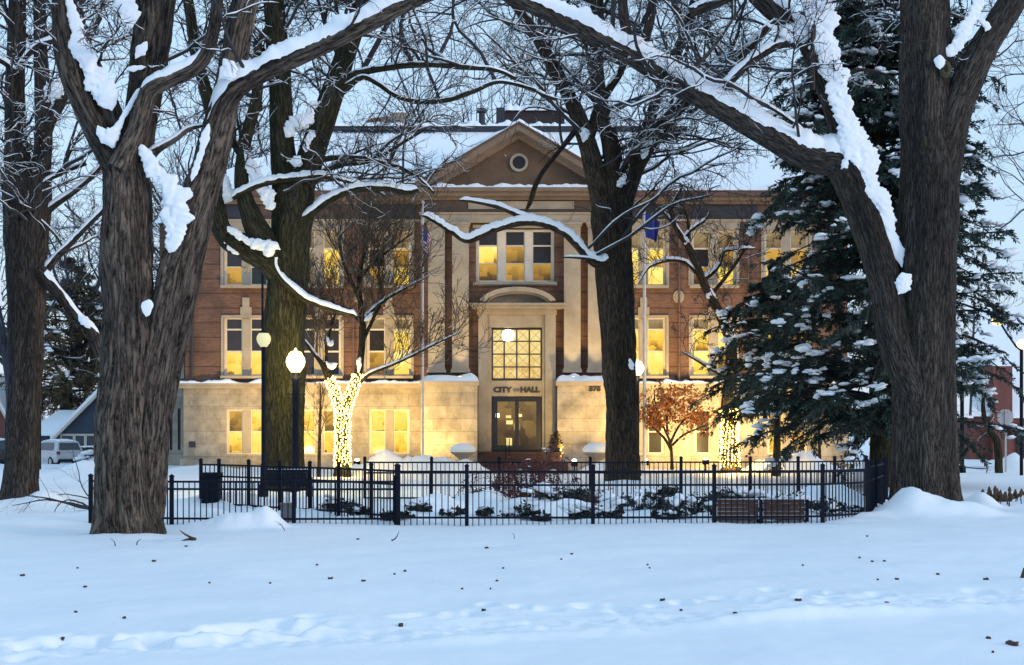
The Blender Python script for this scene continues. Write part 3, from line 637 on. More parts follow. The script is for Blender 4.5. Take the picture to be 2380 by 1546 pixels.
t.limb([(1370,320,26),(1390,255,22),(1415,208,20),(1440,170,18),(1462,120,14),(1480,60,12)], 'limb', S=16, ds=0.08, snow=0.06, src=1.5)
t.limb([(1478,390,30),(1495,325,28),(1515,265,26),(1532,215,25),(1555,160,24),(1578,110,24),(1600,50,22),(1622,-20,20)], 'limb', S=18, ds=0.08, src=1.5)
t.limb([(1340,300,14),(1305,345,11,-.3),(1265,395,11,-.6),(1245,430,12,-.8),(1232,470,11,-.8),(1222,490,5,-.8)], 'limb', S=10, ds=0.07, snow=0.0)
t.limb([(1420,600,26,-.4),(1395,612,26,-.5),(1370,602,20,-.6),(1340,570,17,-.7),(1310,542,15,-.8),(1275,525,15,-.8),(1235,517,15,-.8),(1190,522,15,-.8),(1140,538,14,-.8),(1088,560,13,-.8),(1050,540,10,-.8),(1010,515,8,-.8),(980,500,4,-.8)], 'limb', S=12, ds=0.06, snow=0.13, wid=1.15, cover=1.0)
t.limb([(1395,608,12,-.6),(1360,600,8,-.8),(1310,597,5,-.9)], 'limb', S=8, ds=0.06, snow=0.06)
t.limb([(1240,510,6,-.8),(1205,500,12,-.8),(1165,483,11,-.8),(1120,472,9,-.8),(1068,465,5,-.8)], 'limb', S=10, ds=0.06, snow=0.08, wid=1.1, cover=0.95)
t.strip([(1355,335,10),(1358,318,22),(1352,300,12)], off=-0.3, depth=0.6); t.strip([(1415,512,12),(1428,520,34),(1440,525,18)], off=-0.55, depth=0.5)
t.strip([(1442,440,8),(1440,430,20),(1452,408,10)], off=-0.4, depth=0.5); t.strip([(1423,300,14),(1424,275,18),(1420,240,8)], off=-0.3, depth=0.5)
t.strip([(1460,835,8),(1464,855,12),(1470,860,5)], off=-0.6, depth=0.4); t.strip([(1490,375,10),(1500,345,22),(1520,322,12)], off=-0.3, depth=0.4)
t.twigs(L=(1.5,3.4), gens=(6,5,3), bias=(0,0,0.30), snow=(0.7,0.4,0.2)); t.fill(42, (1380,1800,-240,330), (-4,5)); t.fill(24, (1030,1380,-240,170), (-4,5)); t.fill(14, (1500,1770,290,440), (-3,4), (7,5,2), (0.6,0.2,0.0)); t.done()
# --- the big near tree on the right
t = Tree('shade_tree', 'thick straight grey tree with a knot hole nearest on the right', 2150, 31, bark='bark_grey')
t.limb([(2150,1240,176),(2150,1185,164),(2149,1120,152),(2148,1040,146),(2148,950,141),(2149,850,139),(2151,750,137),(2153,650,136),(2156,550,134),(2158,470,132),(2158,400,126),(2152,320,114),(2150,230,110),(2149,140,109),(2149,50,110),(2150,-60,108)], 'trunk', S=110, ds=0.045, amp=0.065, flare=0.06)
t.limb([(2160,480,100,.05),(2178,400,98,.0),(2200,320,86,-.05),(2220,255,76,-.1),(2244,195,70,-.1),(2275,130,66,-.1),(2315,65,62,-.1),(2352,5,60,-.1),(2395,-60,56,-.1)], 'stem', S=56, ds=0.06, amp=0.07)
kx = P(2197,161,30.45)
o = MB(); 
for rr, yy in ((0.13,0.0),(0.09,-0.02)):
    o.tube([(kx[0]+rr*0.75*math.cos(a), kx[1]+yy, kx[2]+rr*1.25*math.sin(a)) for a in np.linspace(0,2*math.pi,20)], 0.035, 8)
o.build('knot', M['bark_dark'], t.root, True)
t.limb([(2140,950,70,-.2),(2105,860,78,-.2),(2080,780,76,-.2),(2065,700,74,-.2),(2048,620,74,-.15),(2022,540,74,-.1),(1998,470,76,0),(1972,400,82,0),(1950,370,74,0)], 'limb', S=48, ds=0.06, amp=0.07)
t.limb([(1985,400,60),(1945,372,72),(1900,366,68),(1850,350,62),(1800,322,58),(1745,292,54),(1695,262,52),(1640,232,50),(1580,200,49),(1520,162,48),(1465,128,46),(1410,98,44),(1350,66,42),(1290,38,38),(1230,10,35),(1160,-25,32),(1100,-60,28)], 'limb', S=40, ds=0.06, amp=0.08, snow=0.17, wid=1.05, cover=0.95, src=1.3, srange=(0.1,1))
t.limb([(1985,430,70,.2),(1975,350,62,.25),(1950,270,56,.3),(1920,200,50,.3),(1895,140,46,.3),(1870,90,44,.3),(1830,50,46,.3),(1785,15,46,.3),(1740,-30,44,.3),(1690,-80,40,.3)], 'limb', S=36, ds=0.07, amp=0.08, snow=0.12, cover=0.9, src=1.5, srange=(0.3,1))
t.limb([(1475,140,34),(1462,95,26),(1450,40,24),(1446,-30,22)], 'limb', S=16, ds=0.08); t.limb([(1500,150,24,.2),(1500,95,22,.2),(1512,40,22,.2),(1520,-30,20,.2)], 'limb', S=16, ds=0.08)
t.limb([(1650,235,24),(1690,195,22),(1725,160,20),(1765,130,20),(1810,105,20),(1850,100,22),(1880,105,20)], 'limb', S=16, ds=0.07, snow=0.08, src=1.5)
t.limb([(1600,30,26,.3),(1640,15,28,.3),(1690,-5,24,.3),(1740,-30,20,.3)], 'limb', S=14, ds=0.07, snow=0.08)
t.limb([(1888,210,12,-.3),(1888,120,12,-.3),(1893,40,12,-.3),(1898,-30,11,-.3)], 'limb', S=10, ds=0.08); t.limb([(1898,70,7,-.3),(1925,40,6,-.3),(1965,0,4,-.3)], 'limb', S=8, ds=0.08)
t.limb([(1960,180,8,-.1),(1990,163,9,-.1),(2030,166,8,-.1),(2070,180,6,-.1),(2100,210,3)], 'limb', S=8, ds=0.07, src=1)
t.limb([(1570,200,12,.1),(1610,160,9),(1650,120,8),(1700,50,6),(1740,-10,5)], 'limb', S=8, ds=0.08, src=1.5); t.limb([(1690,255,10),(1740,235,9),(1790,250,8),(1850,290,6),(1900,340,4)], 'limb', S=8, ds=0.08, snow=0.05)
t.strip([(2072,690,16,),(2085,665,34),(2080,640,20)], off=-0.55, depth=0.5)
t.strip([(2088,625,12),(2078,595,26),(2066,560,34),(2052,520,38),(2040,480,46),(2022,440,44),(2005,405,60),(1985,365,84),(1972,325,62),(1960,285,46),(1950,245,46),(1938,205,48),(1926,160,52),(1915,115,56),(1905,60,62),(1895,10,64),(1885,-40,66)], off=-0.30, depth=0.35, rag=0.24, S=48)
t.strip([(1780,58,14),(1815,75,26),(1850,78,50),(1880,70,60)], off=-0.1, depth=0.5)
t.strip([(2185,140,16),(2205,120,30),(2225,95,32),(2246,60,28),(2260,20,24),(2268,-30,22)], off=-0.35, depth=0.4); t.strip([(2164,145,10),(2164,160,22),(2165,178,10)], off=-0.62, depth=0.5)
t.strip([(2262,55,10),(2280,72,16),(2276,85,8)], off=-0.4, depth=0.4)
t.twigs(L=(1.3,3.0), gens=(5,5,3), bias=(0,0,0.25), snow=(0.8,0.5,0.25)); t.fill(22, (1250,2080,-260,150), (-2,4), (7,5,3)); t.fill(5, (2240,2400,-200,140), (0,4), (5,4,3)); t.done()
# twigs of the right stem that reach into the sky at the frame's edge
t = Tree('bare_tree', 'thin-branched bare tree at the right edge behind the thick grey trunk', 2440, 44, bark='bark_grey')
t.limb([(2450,1150,40),(2448,800,36),(2440,500,30),(2430,250,24),(2420,60,18),(2410,-60,12)], 'trunk', S=16, ds=0.15, src=2.2, srange=(0.25,1))
t.twigs(L=(2,4), gens=(4,4,2), bias=(-0.6,0,0.1), snow=(0.3,0.1,0), rmax=0.03); t.done()

# --- the two small trees wound with fairy lights
def fairy(t, tag_label, paths, turns, seed):
    root = thing('fairy_lights', tag_label, 'string lights', tuple(t.root['_o']), 'fairy lights wound round the small trunks')
    rng = np.random.default_rng(seed); pos = []; mbc = MB()
    for spec, tn in zip(paths, turns):
        path, rad = limb_path(spec, t.Y, 0.04); n = len(path); T, A, B = frames(path)
        u = np.linspace(0,1,max(40,int(tn*16))); k = u*(n-1); k0 = np.minimum(k.astype(int),n-2)
        a = u*tn*2*math.pi; c = path[k0]+(path[k0+1]-path[k0])*(k-k0)[:,None]
        hel = c+(rad[k0]+0.025)[:,None]*(np.cos(a)[:,None]*A[k0]+np.sin(a)[:,None]*B[k0])
        mbc.tube(hel, 0.006, 3)
        m = int(len(u)*1.0)
        j = np.linspace(0,len(u)-1,m).astype(int); pos += [hel[q]+rng.normal(0,.022,3) for q in j]
    mbc.build('cable', M['iron'], root)
    pos = np.array(pos); order = np.argsort(pos[:,1]); pos = pos[order]   # the nearest bulbs first
    b = MB(); b.lathe(0,0,[(0.002,-.034),(0.019,-.022),(0.026,0),(0.019,.022),(0.002,.034)],7); 
    bm = np.array(b.v); bf = np.array(b.q); me = mkmesh('bulb', bm, bf); me.materials.append(M['bulb'])
    for p in pos[:100]:
        o = bpy.data.objects.new('bulb', me); COL.objects.link(o); o.parent = root; o.location = tuple(p-np.array(root['_o']))
    rest = pos[100:]
    if len(rest):
        V, Fq = catenate([(bm+p, bf) for p in rest]); o = mk('bulbs', V, Fq, M['bulb'], root); o['kind'] = 'stuff'
    return root, pos
def plight(name, loc, power, col=(1.0,0.70,0.30), r=0.12):
    l = bpy.data.lights.new(name, 'POINT'); l.energy = power; l.color = col; l.shadow_soft_size = r
    o = bpy.data.objects.new(name, l); COL.objects.link(o); o.location = tuple(float(x) for x in loc); return o
t = Tree('ornamental_tree', 'bare vase-shaped ornamental tree left of the entrance, its trunk wound with fairy lights', 795, 55, bark='bark_dark', twig='twig_warm')
la = [(796,1130,36),(796,1085,35),(796,1030,32),(796,980,33),(796,952,34)]
t.limb(la, 'trunk', S=24, ds=0.06, flare=0.2)
lb = [(794,965,28),(784,930,22),(774,900,20),(765,880,18)]
lc = [(798,965,28),(810,930,24),(822,900,22),(832,870,19)]
t.limb(lb+[(748,845,13),(718,805,9),(690,770,6),(668,740,3)], 'limb', S=14, ds=0.08, src=9, srange=(0.35,1), snow=0.04)
t.limb(lc+[(838,835,17),(842,790,16),(842,745,15),(836,690,13),(836,640,11),(846,590,9),(856,540,6),(860,500,3)], 'limb', S=14, ds=0.08, src=9, srange=(0.4,1))
t.limb([(842,750,12),(815,725,10),(780,708,8),(735,690,7),(700,660,5),(690,630,3)], 'limb', S=8, ds=0.08, src=9); t.limb([(842,745,11),(872,715,9),(905,690,8),(945,668,6),(985,648,3)], 'limb', S=8, ds=0.08, src=9, snow=0.06)
t.limb([(828,895,11),(860,868,9),(905,850,8),(950,830,7),(1010,800,5),(1075,770,3)], 'limb', S=8, ds=0.08, src=9, snow=0.05); t.limb([(840,800,9),(868,740,8),(890,690,7),(880,640,6),(888,590,5),(905,540,3)], 'limb', S=8, ds=0.08, src=9)
t.limb([(838,700,9),(815,650,8),(795,600,6),(790,550,4),(795,510,2)], 'limb', S=8, ds=0.08, src=10); t.limb([(836,650,8),(868,610,6),(920,570,4),(960,540,2)], 'limb', S=8, ds=0.08, src=10)
t.limb([(765,880,9),(758,830,8),(765,780,7),(778,730,5),(775,690,3)], 'limb', S=8, ds=0.08, src=9)
t.strip([(838,830,8),(836,850,11),(834,868,5)], off=-0.15, depth=0.5); t.strip([(760,780,4),(768,800,12),(775,790,5)], off=-0.1, depth=0.5); t.strip([(758,840,6),(770,850,14),(785,845,6)], off=-0.1, depth=0.5)
t.strip([(846,748,6),(856,738,10),(868,725,5)], off=-0.1, depth=0.5)
t.twigs(L=(1.1,2.5), gens=(4,4), wob=0.13, up=0.10, bias=(0,0,0.5), snow=(0.15,0.05,0), rmax=0.022, rmin=0.0075, rk=0.5, ang=(0.4,0.9)); t.done()
fr, fpos = fairy(t, 'warm fairy lights wound round the forked trunk left of the entrance', [la[1:], lb, lc], [34,17,17], 5)
for p in (P(796,1060,54.3),P(796,990,54.3),P(770,905,54.4),P(822,905,54.4)): plight('fairy_glow', p, 95, (1.0,0.62,0.16), 0.15).parent = None
t = Tree('ornamental_tree', 'leaning snow-dusted ornamental tree right of the entrance, its trunk wound with fairy lights', 1695, 57, bark='bark_mid')
la = [(1697,1130,42),(1697,1088,41),(1696,1030,38),(1696,980,37),(1694,952,36)]
t.limb(la+[(1696,900,32),(1700,850,28),(1698,795,25),(1684,755,24),(1670,722,22),(1653,690,21),(1638,664,20),(1626,635,19),(1612,600,18),(1598,570,16),(1578,540,14),(1565,515,12),(1560,490,10),(1568,465,8),(1585,436,5)], 'trunk', S=20, ds=0.07, flare=0.15, src=3, srange=(0.5,1), snow=0.05)
t.limb([(1630,645,11),(1612,626,10),(1590,608,9),(1562,604,9),(1535,610,7),(1508,622,6),(1482,660,3)], 'limb', S=8, ds=0.07, snow=0.09, src=6, wid=1.2); t.limb([(1632,650,12),(1655,635,10),(1673,612,9),(1682,585,8),(1715,580,6),(1755,577,4)], 'limb', S=8, ds=0.07, snow=0.09, src=6, wid=1.2)
t.limb([(1588,560,11),(1600,540,9),(1618,525,8),(1640,510,6),(1650,490,3)], 'limb', S=8, ds=0.07, snow=0.08, src=6); t.limb([(1602,560,9),(1598,505,7),(1582,475,6),(1572,450,4)], 'limb', S=8, ds=0.07, src=7)
t.limb([(1562,515,7),(1548,500,6),(1534,480,4)], 'limb', S=8, ds=0.07, snow=0.08, src=2); t.limb([(1650,690,10),(1690,640,8),(1725,590,6),(1750,540,4)], 'limb', S=8, ds=0.07, src=7)
t.limb([(1698,880,14),(1660,862,9),(1625,840,8),(1600,826,5),(1585,818,3)], 'limb', S=8, ds=0.07, snow=0.06, src=2)
t.strip([(1640,668,8),(1650,685,16),(1665,705,12)], off=-0.12, depth=0.5); t.strip([(1664,718,10),(1680,740,20),(1694,770,20),(1700,790,10)], off=-0.16, depth=0.5); t.strip([(1588,548,8),(1595,565,14),(1602,575,6)], off=-0.1, depth=0.5)
t.twigs(L=(0.8,1.9), gens=(5,4), wob=0.24, up=0.08, bias=(0,0,0.4), snow=(0.25,0.1,0), rmax=0.02, rmin=0.0075, rk=0.5); t.done()
fr2, fpos2 = fairy(t, 'warm fairy lights wound thickly round the straight trunk right of the entrance', [la[1:]], [42], 6)
for p in (P(1697,1070,56.2),P(1697,1020,56.2),P(1690,965,56.2),P(1665,1010,57.6),P(1735,1010,57.6)): plight('fairy_glow', p, 150, (1.0,0.62,0.16), 0.15)

# --- orange maple, saplings
t = Tree('japanese_maple', 'low spreading maple still holding orange leaves against the lit wall', 1562, 60, bark='bark_mid', twig='twig_warm')
t.limb([(1562,1092,9),(1561,1060,7),(1558,1030,6),(1548,1005,5)], 'trunk', S=10, ds=0.06)
for sp in ([(1560,1045,8),(1545,1020,6),(1525,1000,5),(1505,985,3),(1495,960,2)],[(1558,1030,7),(1575,995,5),(1600,965,4),(1625,945,2)],[(1552,1010,6),(1550,975,5),(1556,940,4),(1560,905,2)],[(1562,1035,6),(1590,1010,5),(1625,995,4),(1650,985,2)],[(1548,1005,5),(1530,965,4),(1522,930,3),(1520,905,2)]):
    t.limb(sp, 'limb', S=6, ds=0.08, src=5, srange=(0.3,1))
t.twigs(L=(0.5,1.0), gens=(4,4), wob=0.2, up=0.03, snow=(0,0,0), rmax=0.012, bias=(0,0,0.3))
tips = np.concatenate([V for V,_ in t.tw[1:]])
rng = t.rng; c = tips[rng.integers(0,len(tips),2400)]+rng.normal(0,.08,(2400,3))
def leaves(C, size, rng, flat=0.3):
    n = len(C); a = norm(rng.normal(size=(n,3))); b = norm(np.cross(a, rng.normal(size=(n,3)))); s = (size*rng.uniform(0.6,1.3,n))[:,None]
    V = np.stack([C-a*s, C-b*s*0.45, C+a*s, C+b*s*0.45],1).reshape(-1,3); return V, np.arange(4*n).reshape(n,4)
cl_ = np.stack([rng.normal(0,1,(70,))*0.62, rng.normal(0,.5,(70,)), rng.uniform(-1,1,70)],-1); cl_[:,2] = np.abs(cl_[:,2])*np.sqrt(np.clip(1-(cl_[:,0]/1.6)**2,0.05,1))
ce = P(1566,985,60)+cl_*np.array([1.35,.9,1.55]); c2 = ce[rng.integers(0,70,1900)]+rng.normal(0,1,(1900,3))*np.array([.22,.2,.10]); c = np.concatenate([c[:1000],c2])
V, Fq = leaves(c, 0.085, rng)
mk('leaves' , V, Fq, M['leaf_orange'], t.root, False); t.done()
t = Tree('sapling', 'slim leafless sapling in front of the lower windows left of the fairy lights', 742, 56, twig='twig_warm', bark='bark_mid')
t.limb([(742,1110,9),(742,1060,8),(743,1010,7),(744,970,6),(745,930,4),(744,890,2)], 'trunk', S=8, ds=0.1, src=7, srange=(0.35,1))
t.twigs(L=(0.6,1.4), gens=(3,3), wob=0.12, up=0.14, bias=(0,0,0.6), snow=(0.1,0,0), rmax=0.012, rmin=0.006, ang=(0.4,0.8)); t.done()
t = Tree('sapling', 'small rounded leafless sapling by the building corner at right', 1905, 58, twig='twig_warm', bark='bark_mid')
t.limb([(1905,1105,9),(1905,1060,8),(1904,1020,7),(1903,985,5),(1902,950,3)], 'trunk', S=8, ds=0.1, src=10, srange=(0.4,1))
t.twigs(L=(0.7,1.5), gens=(4,3), wob=0.12, up=0.10, bias=(0,0,0.5), snow=(0.1,0,0), rmax=0.012, rmin=0.006, ang=(0.5,0.9)); t.done()
t = Tree('sapling', 'crooked dark sapling at the side street beyond the thick grey trunk', 2320, 58, bark='bark_dark')
t.limb([(2322,1100,20),(2318,1030,18),(2300,1000,14),(2288,970,12),(2285,930,9),(2290,880,6)], 'trunk', S=8, ds=0.1, src=4, srange=(0.4,1))
t.twigs(L=(0.8,1.6), gens=(4,3), snow=(0.3,0.1,0), rmax=0.015); t.done()

# --- conifers
def blob_batch(C, size, rng, flat=0.45):
    """lumps of settled snow: noise-dented domes, one mesh"""
    prof = [(0.0,1.0),(0.5,0.85),(0.85,0.5),(1.0,0.05),(0.8,-0.3),(0.0,-0.4)]; S = 9; base = []
    for r, z in prof:
        for k in range(S): a = 2*math.pi*k/S; base.append((r*math.cos(a), r*math.sin(a), z))
    base = np.array(base); n = len(C); J = len(prof)
    f = []
    for j in range(J-1):
        for k in range(S): f.append((j*S+k, j*S+(k+1)%S, (j+1)*S+(k+1)%S, (j+1)*S+k))
    f = np.array(f)
    ex = np.stack([size*rng.uniform(0.7,1.5,n), size*rng.uniform(0.6,1.2,n), size*flat*rng.uniform(0.6,1.3,n)],-1)
    an = rng.uniform(0,6.28,n); R = np.zeros((n,3,3)); R[:,0,0] = np.cos(an); R[:,0,1] = -np.sin(an); R[:,1,0] = np.sin(an); R[:,1,1] = np.cos(an); R[:,2,2] = 1
    tilt = rng.normal(0,0.13,(n,2)); V = base[None]*ex[:,None,:]; V = V*(1+0.22*rng.normal(size=(n,len(base),1)).clip(-1,1))
    V[...,2] += V[...,0]*tilt[:,None,0]+V[...,1]*tilt[:,None,1]
    V = np.einsum('nij,nkj->nki', R, V)+C[:,None,:]
    return V.reshape(-1,3), (f[None]+(np.arange(n)*len(base))[:,None,None]).reshape(-1,4)
def conifer(name, label, px, Y, H, z0, Rmax, nb, seed, mat='needle', prof=None, snow_n=160, tuft=(0.30,0.05), tr=0.35, droop=0.35, sub=14, per=16, snow_s=0.28, up=0.15):
    x = XX(px,Y); z = gz(x,Y); rng = np.random.default_rng(seed); root = thing(name, label, 'tree', (x,Y,z))
    hs = np.linspace(-0.4, H, 40); path = np.stack([x+0.05*np.sin(hs), Y+0*hs, z+hs],-1); rad = tr*(1-0.93*np.clip(hs/H,0,1))+0.01
    V, Fq, co = bark_tube(path, rad, 20, seed, 0.06, 0.15, z); mk('trunk', V, Fq, M['bark_dark'], root, True, co)
    t_ = np.sort(rng.uniform(0,1,nb))**0.9; h = z0+(H-z0)*t_; az = rng.uniform(0,2*math.pi,nb)
    pr = prof(t_) if prof else (1-t_)**0.8*0.95+0.05
    L = Rmax*pr*rng.uniform(0.65,1.1,nb); d = np.stack([np.cos(az),np.sin(az),np.full(nb,up)+rng.normal(0,.08,nb)],-1)
    Pn, Rn = grow(np.stack([np.full(nb,x),np.full(nb,Y),z+h],-1), d, L, 0.012+0.012*L, 9, 0.07, 0.0, rng, droop*0.35)
    parts = [tubes(Pn, Rn, 4)]
    # side sprays, lying in the branch's own plane
    K = 9; n = nb; m = sub
    t2 = rng.uniform(0.12,1.0,(n,m))*(K-1.001); k = t2.astype(int); f = (t2-k)[...,None]; r = np.arange(n)[:,None]
    p = Pn[r,k]*(1-f)+Pn[r,k+1]*f; tan = norm(Pn[r,k+1]-Pn[r,k]); side = norm(np.cross(tan, np.array([0,0,1.0])))*np.where(rng.uniform(size=(n,m,1))<0.5,-1,1)
    sd = norm(tan*0.75+side*0.8+np.array([0,0,-0.25])*rng.uniform(0,1.6,(n,m,1))+rng.normal(0,.12,(n,m,3)))
    sl = (L[:,None]*0.34*rng.uniform(0.5,1.2,(n,m))*(1.1-0.6*t2/(K-1))).clip(0.12,1.6)
    st = p.reshape(-1,3); sd = sd.reshape(-1,3); sl = sl.ravel()
    Pb, Rb = grow(st, sd, sl, np.full(len(st),0.008), 5, 0.08, 0.0, rng, 0.25); parts.append(tubes(Pb, Rb, 3))
    V, Fq = catenate(parts); mk('branches', V, Fq, M['twig'], root)
    # needle tufts
    NB = len(Pb); u = rng.uniform(0.05,1.0,(NB,per))*3.999; k = u.astype(int); f = (u-k)[...,None]; r = np.arange(NB)[:,None]
    c = Pb[r,k]*(1-f)+Pb[r,k+1]*f; tn = norm(Pb[r,k+1]-Pb[r,k]); rv = rng.normal(size=(NB,per,3))*np.array([1,1,0.55]); rv = norm(rv-(rv*tn).sum(-1,keepdims=True)*tn)
    dv = norm(tn*0.8+rv*0.75+np.array([0,0,-0.12])); w = norm(np.cross(dv, rng.normal(size=(NB,per,3))))
    ln = tuft[0]*rng.uniform(0.5,1.2,(NB,per,1)); wd = tuft[1]*rng.uniform(0.7,1.4,(NB,per,1))
    Q = np.stack([c, c+dv*ln*0.5+w*wd, c+dv*ln, c+dv*ln*0.5-w*wd],2).reshape(-1,3)
    mk('crown', Q, np.arange(len(Q)).reshape(-1,4), M[mat], root, False)
    # snow on the sprays: small ragged lumps strung along the branches
    wt = (np.linalg.norm(Pb[:,2,:2]-np.array([x,Y]),axis=1)+0.1)**1.5*np.where(Pb[:,2,1]<Y+0.6,1.0,0.25); w8 = rng.choice(NB, snow_n, replace=True, p=wt/wt.sum()); q = Pb[w8, rng.integers(1,5,snow_n)]+np.array([0,0,0.07])
    C = []; S_ = []
    for p0, d0 in zip(q, Pb[w8,4]-Pb[w8,0]):
        mct = rng.integers(3,10); d0 = d0/max(np.linalg.norm(d0),1e-6)
        for j in range(mct): C.append(p0+d0*rng.normal(0,1.15*snow_s)+np.array([rng.normal(0,.35*snow_s), rng.normal(0,.35*snow_s), 0.03+rng.uniform(0,.05)])); S_.append(snow_s*rng.uniform(0.25,0.85)*(1.4 if rng.uniform()<0.08 else 1))
    V, Fq = blob_batch(np.array(C), np.array(S_), rng, 0.50); o = mk('snow_cover', V, Fq, M['snow'], root); o['kind'] = 'stuff'
    return root
conifer('spruce_tree', 'towering snow-dusted conifer behind the thick grey trunk at right', 2045, 46, 29.0, 1.7, 5.0, 620, 21, snow_n=560, prof=lambda t: (1-t)**0.6*0.92+0.06, sub=20, per=42, tuft=(0.18,0.021), tr=0.36, snow_s=0.21)
conifer('hemlock_tree', 'shorter wide evergreen with snowy drooping boughs in front of the right wing', 1803, 54, 8.3, 2.4, 3.0, 135, 33, snow_n=95, prof=lambda t: np.sin(np.clip(t*0.8+0.30,0,1)*math.pi)**0.55*1.0+0.05, sub=16, per=40, tuft=(0.16,0.018), tr=0.14, snow_s=0.165, up=0.10)
conifer('pine_tree', 'brownish olive evergreen beyond the cars at left', 165, 112, 16.0, 3.2, 5.6, 130, 45, mat='needle_olive', snow_n=70, prof=lambda t: np.sin(np.clip(t*0.8+0.22,0,1)*math.pi)**0.6, sub=14, per=18, tuft=(0.42,0.035), tr=0.25, snow_s=0.3)

# --- bare trees far behind
def far_tree(label, px, Y, H, seed, lean=0.0, mat='twig', wide=1.0, dens=1.0, name='bare_tree'):
    x = XX(px,Y); z = gz(x,Y); rng = np.random.default_rng(seed); root = thing(name, label, 'tree', (x,Y,z))
    n0 = 1; Pn, Rn = grow(np.array([[x,Y,z-0.3]]), np.array([[lean,0,1.0]]), np.array([H*0.62]), np.array([0.022*H]), 9, 0.05, 0.05, rng)
    mk('trunk', *tubes(Pn, Rn, 8), M[mat], root)
    parts = []; sn = []
    st, d, L, R = spawn(Pn, Rn, int(11*dens*0.8), rng, lo=0.30, ang=(0.5,1.05), lf=(0.55*wide,0.95*wide), rf=0.6)
    for gi, m in enumerate((6,4,3,0)):
        P2, R2 = grow(st, d, L, R, (8,6,5,4)[gi], 0.17, 0.07, rng); parts.append(tubes(P2, R2, 4 if gi < 2 else 3))
        if gi < 3: q = twig_snow(P2, R2, rng, (0.7,0.35,0.1)[gi], 1.6, S=3); sn.append(q)
        if m: st, d, L, R = spawn(P2, R2, m, rng, lo=0.2, ang=(0.4,0.95), lf=(0.4,0.72)); R = np.maximum(R, 0.018)
    V, Fq = catenate(parts); mk('crown', V, Fq, M[mat], root)
    V, Fq = catenate(sn); o = mk('snow_cover', V, Fq, M['snow'], root); o['kind'] = 'stuff'
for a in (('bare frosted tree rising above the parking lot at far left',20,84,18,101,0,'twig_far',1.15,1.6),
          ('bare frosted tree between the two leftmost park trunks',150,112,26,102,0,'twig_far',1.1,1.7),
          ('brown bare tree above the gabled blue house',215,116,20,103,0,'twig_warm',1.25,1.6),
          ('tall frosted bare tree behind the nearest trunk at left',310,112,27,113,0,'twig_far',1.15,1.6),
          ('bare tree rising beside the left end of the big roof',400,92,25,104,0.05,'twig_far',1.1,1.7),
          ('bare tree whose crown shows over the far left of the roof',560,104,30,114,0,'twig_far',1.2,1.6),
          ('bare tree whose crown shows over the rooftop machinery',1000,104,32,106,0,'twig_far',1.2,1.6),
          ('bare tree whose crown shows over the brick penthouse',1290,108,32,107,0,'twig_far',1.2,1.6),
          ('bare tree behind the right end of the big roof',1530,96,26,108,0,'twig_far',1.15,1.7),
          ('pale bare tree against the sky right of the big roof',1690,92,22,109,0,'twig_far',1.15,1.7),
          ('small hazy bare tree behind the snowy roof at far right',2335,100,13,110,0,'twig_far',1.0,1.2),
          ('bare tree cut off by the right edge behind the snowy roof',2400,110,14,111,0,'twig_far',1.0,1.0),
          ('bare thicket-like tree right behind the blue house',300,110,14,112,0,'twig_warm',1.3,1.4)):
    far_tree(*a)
# ------------------------------------------------------------------ the building
YB = 66.0
def X(px): return (px-CXP)/50.0
def Z(py): return (1090-py)/50.0
hall = thing('civic_building', 'red brick and limestone public building with a pediment over its lettered entrance', 'building', (X(1200),YB,0))
def wall_holes(mb, x0, x1, z0, z1, y, holes, depth):
    xs = sorted(set([x0,x1]+[v for h in holes for v in h[:2] if x0<v<x1])); zs = sorted(set([z0,z1]+[v for h in holes for v in h[2:] if z0<v<z1]))
    for a,b in zip(xs[:-1],xs[1:]):
        for c,d in zip(zs[:-1],zs[1:]):
            mx,mz = (a+b)/2,(c+d)/2
            if any(h[0]<mx<h[1] and h[2]<mz<h[3] for h in holes): continue
            mb.quad((a,y,c),(b,y,c),(b,y,d),(a,y,d))
    for a,b,c,d in holes:
        if not (x0<=a and b<=x1 and z0<=c and d<=z1): continue
        e = y+depth
        mb.quad((a,y,c),(a,e,c),(a,e,d),(a,y,d)); mb.quad((b,e,c),(b,y,c),(b,y,d),(b,e,d))
        mb.quad((a,e,c),(a,y,c),(b,y,c),(b,e,c)); mb.quad((a,y,d),(a,e,d),(b,e,d),(b,y,d))
LG = [(520,624),(689,793),(852,956)]; RG = [(2400-b,2400-a) for a,b in LG[::-1]]
GR = LG+RG
F1 = (952,1056); F2 = (738,874); F3 = (535,664)
def hole(g, f, inset=0): return (X(g[0]+inset), X(g[1]-inset), Z(f[1]), Z(f[0]))
h1 = [hole((g[0]+6,g[1]-4),F1) for g in GR]; h2 = [hole(g,F2) for g in GR]; h3 = [hole(g,F3) for g in GR]
LX0, LX1, RX0, RX1 = X(430), X(985), X(1415), X(1970)
for x0,x1,hh_,ex,q0,q1 in ((LX0-.06,LX1,h1[:3],LX0-.06,LX0-.2,LX1),(RX0,RX1+.06,h1[3:],RX1+.06,RX0,RX1+.2)):
    b = MB(); wall_holes(b, x0, x1, -0.4, Z(893), YB-0.05, hh_, 0.35)
    b.quad((ex,YB-.05,-.4),(ex,YB+16,-.4),(ex,YB+16,Z(893)),(ex,YB-.05,Z(893))); b.build('stone_base', M['stone'], hall)
    MB().box(q0,q1,YB-.17,YB-.053,-.4,Z(1066)).build('plinth', M['stone'], hall)
b = MB()
wall_holes(b, LX0, LX1, Z(893), Z(510), YB, h2[:3]+h3[:3], 0.3); wall_holes(b, RX0, RX1, Z(893), Z(510), YB, h2[3:]+h3[3:], 0.3)
